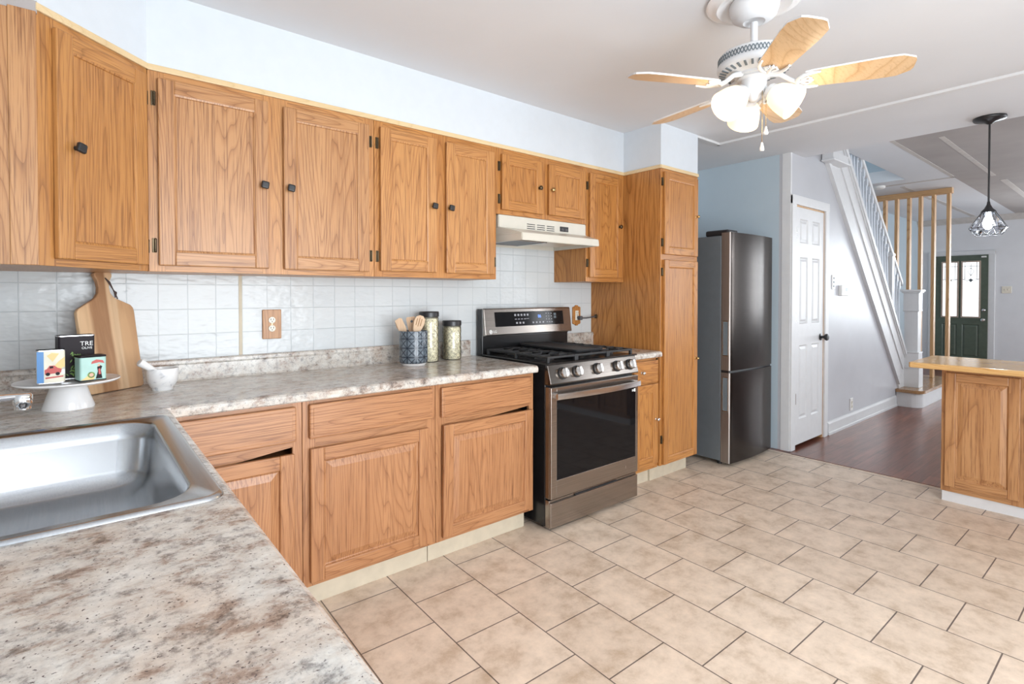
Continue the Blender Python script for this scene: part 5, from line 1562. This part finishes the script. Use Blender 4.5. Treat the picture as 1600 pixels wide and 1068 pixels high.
# glass jars of oats
def jar(label, x, y, h, r_=0.054):
    t = thing('storage_jar', label, 'jar', (x, y, CT), group='jars of oats')
    hl_ = h - 0.030
    MB().lathe([(0.0, 0.004), (r_ * 0.94, 0.004), (r_ * 0.95, 0.012), (r_ * 0.95, hl_ - 0.010), (r_ * 0.6, hl_ - 0.002), (0.0, hl_)], (x, y, CT), 36).build('contents', OATS, t)
    b = MB(); seg = 36
    prof = [(r_ * 0.97, 0.0), (r_, 0.006), (r_, hl_ * 0.97), (r_ * 0.95, hl_)]
    b.lathe([(0.0, 0.0)] + prof + [(r_ * 0.95, hl_ + 0.012)], (x, y, CT), seg)
    g = b.build('glass_body', JARG, t)
    b = MB()   # pressed diamond lattice on the glass
    n = 9; turns = 0.5
    for k in range(n):
        for s in (-1, 1):
            pts = [(x + (r_ + 0.0004) * math.cos(2 * PI * (k / n + s * turns * q / 16 * hl_ / 0.2)), y + (r_ + 0.0004) * math.sin(2 * PI * (k / n + s * turns * q / 16 * hl_ / 0.2)), CT + 0.012 + (hl_ - 0.022) * q / 16) for q in range(17)]
            b.tube(pts, 0.0011, 5)
    b.build('glass_ribs', JARG, g)
    MB().lathe([(0.0, h), (r_ * 0.99, h), (r_ * 1.04, h - 0.003), (r_ * 1.05, h - 0.008), (r_ * 1.05, hl_ + 0.001), (r_ * 1.02, hl_), (0.0, hl_ + 0.0005)], (x, y, CT), 36).build('lid', DARKP, t)
    return t
jar('tall glass jar of oats with black lid, partly behind the patterned crock', 1.948, -0.118, 0.285)
jar('shorter glass jar of oats with black lid, nearest the range', 2.108, -0.108, 0.229)

# ================================================================== OUTLETS, SWITCHES
def duplex(parent, x, y, z, s=1.0):
    for q in (1, -1):
        b = MB().lathe([(0.0, 0.004), (0.015 * s, 0.004), (0.0165 * s, 0.002), (0.0165 * s, 0.0)], (x, y, z + q * 0.020 * s), 24, M=Matrix.Rotation(PI / 2, 4, 'X'))
        rc = b.build('receptacle', IVORY, parent)
        b = MB()
        for dx in (-0.006, 0.006): b.box(x + dx - 0.0015, x + dx + 0.0015, y - 0.0046, y - 0.003, z + q * 0.020 * s - 0.001, z + q * 0.020 * s + 0.008)
        b.cyl((x, y - 0.003, z + q * 0.020 * s - 0.007), (x, y - 0.0046, z + q * 0.020 * s - 0.007), 0.0025, seg=10)
        b.build('slots', DARKP, rc)
    MB().cyl((x, y, z), (x, y - 0.0025, z), 0.003, seg=10).build('screw', BRASS, parent)
t = thing('outlet', 'square-cornered oak outlet plate on the tile between cutting board and crock', 'outlet', (1.130, -0.006, 1.142))
MB().box(1.087, 1.174, -0.016, -0.0055, 1.071, 1.213, 0.003).build('cover_plate', OAK_P[2], t)
duplex(t, 1.130, -0.016, 1.142)
t = thing('outlet', 'scalloped oak outlet plate on the tile right of the range back panel', 'outlet', (3.268, -0.006, 1.13))
ol = [(-0.040, -0.060), (-0.030, -0.066), (-0.018, -0.066), (-0.010, -0.076), (0.010, -0.076), (0.018, -0.066), (0.030, -0.066), (0.040, -0.060), (0.040, 0.060), (0.030, 0.066), (0.018, 0.066), (0.010, 0.076), (-0.010, 0.076), (-0.018, 0.066), (-0.030, 0.066), (-0.040, 0.060)]
MB().prism([(3.268 + u, 1.132 + v) for u, v in ol], -0.018, -0.0055, 'y', bev=0.003).build('cover_plate', OAK_G[2], t)
MB().box(3.268 - 0.017, 3.268 + 0.017, -0.021, -0.017, 1.132 - 0.036, 1.132 + 0.036, 0.002).build('receptacle_face', IVORY, t)
duplex(t, 3.268, -0.021, 1.132, 0.85)
t = thing('power_cord', 'grey plug and cord running from the scalloped outlet into the pantry side', 'cord', (3.28, -0.03, 1.11))
MB().box(3.262, 3.290, -0.060, -0.025, 1.098, 1.128, 0.006).build('plug', GREYP, t)
MB().tube([(3.286, -0.050, 1.112), (3.33, -0.055, 1.112), (3.38, -0.055, 1.116), (3.4384, -0.055, 1.122)], 0.005, 10).build('cord', GREYP, t)
MB().cyl((3.4384, -0.055, 1.122), (3.430, -0.055, 1.122), 0.017, 0.014, 20).build('grommet', BRASSD, t)
t = thing('light_switch', 'narrow white switch plate on the grey wall right of the cupboard door', 'light switch', (5.80, YS, 1.40))
MB().box(5.768, 5.832, YS - 0.008, YS + 0.001, 1.335, 1.470, 0.003).build('cover_plate', PWHITE, t)
b = MB()
for z in (1.365, 1.402, 1.439): b.box(5.790, 5.810, YS - 0.013, YS - 0.007, z - 0.008, z + 0.008, 0.002)
b.build('toggles', SIDEG, t)
t = thing('thermostat', 'small white thermostat on the grey wall below the stair stringer', 'thermostat', (6.02, YS, 1.33))
MB().box(5.94, 6.115, YS - 0.030, YS + 0.001, 1.275, 1.375, 0.006).build('case', PWHITE, t)
MB().box(6.03, 6.085, YS - 0.0312, YS - 0.029, 1.318, 1.352, 0.001).build('screen', PGREY, t)
t = thing('outlet', 'white outlet low on the grey wall above the baseboard', 'outlet', (6.285, YS, 0.20))
MB().box(6.25, 6.325, YS - 0.008, YS + 0.001, 0.145, 0.265, 0.003).build('cover_plate', PWHITE, t)
duplex(t, 6.287, YS - 0.008, 0.205)
t = thing('light_switch', 'ivory switch plate on the far wall right of the green door', 'light switch', (XF, -1.14, 1.37))
MB().box(XF - 0.008, XF + 0.001, -1.205, -1.080, 1.31, 1.43, 0.003).build('cover_plate', IVORY, t)
b = MB()
for y in (-1.165, -1.12): b.box(XF - 0.016, XF - 0.007, y - 0.006, y + 0.006, 1.36, 1.385, 0.002)
b.build('toggles', IVORY, t)
o = MB().lathe([(0.0, HL - 0.0005), (0.065, HL - 0.0005), (0.065, HL - 0.022), (0.050, HL - 0.034), (0.0, HL - 0.036)], (8.24, -0.52, 0), 28).build('ceiling_fixture', PWHITE)  # small white fixture of unidentified kind
tag(o, 'small round white fixture on the ceiling beyond the stair opening', 'smoke detector')
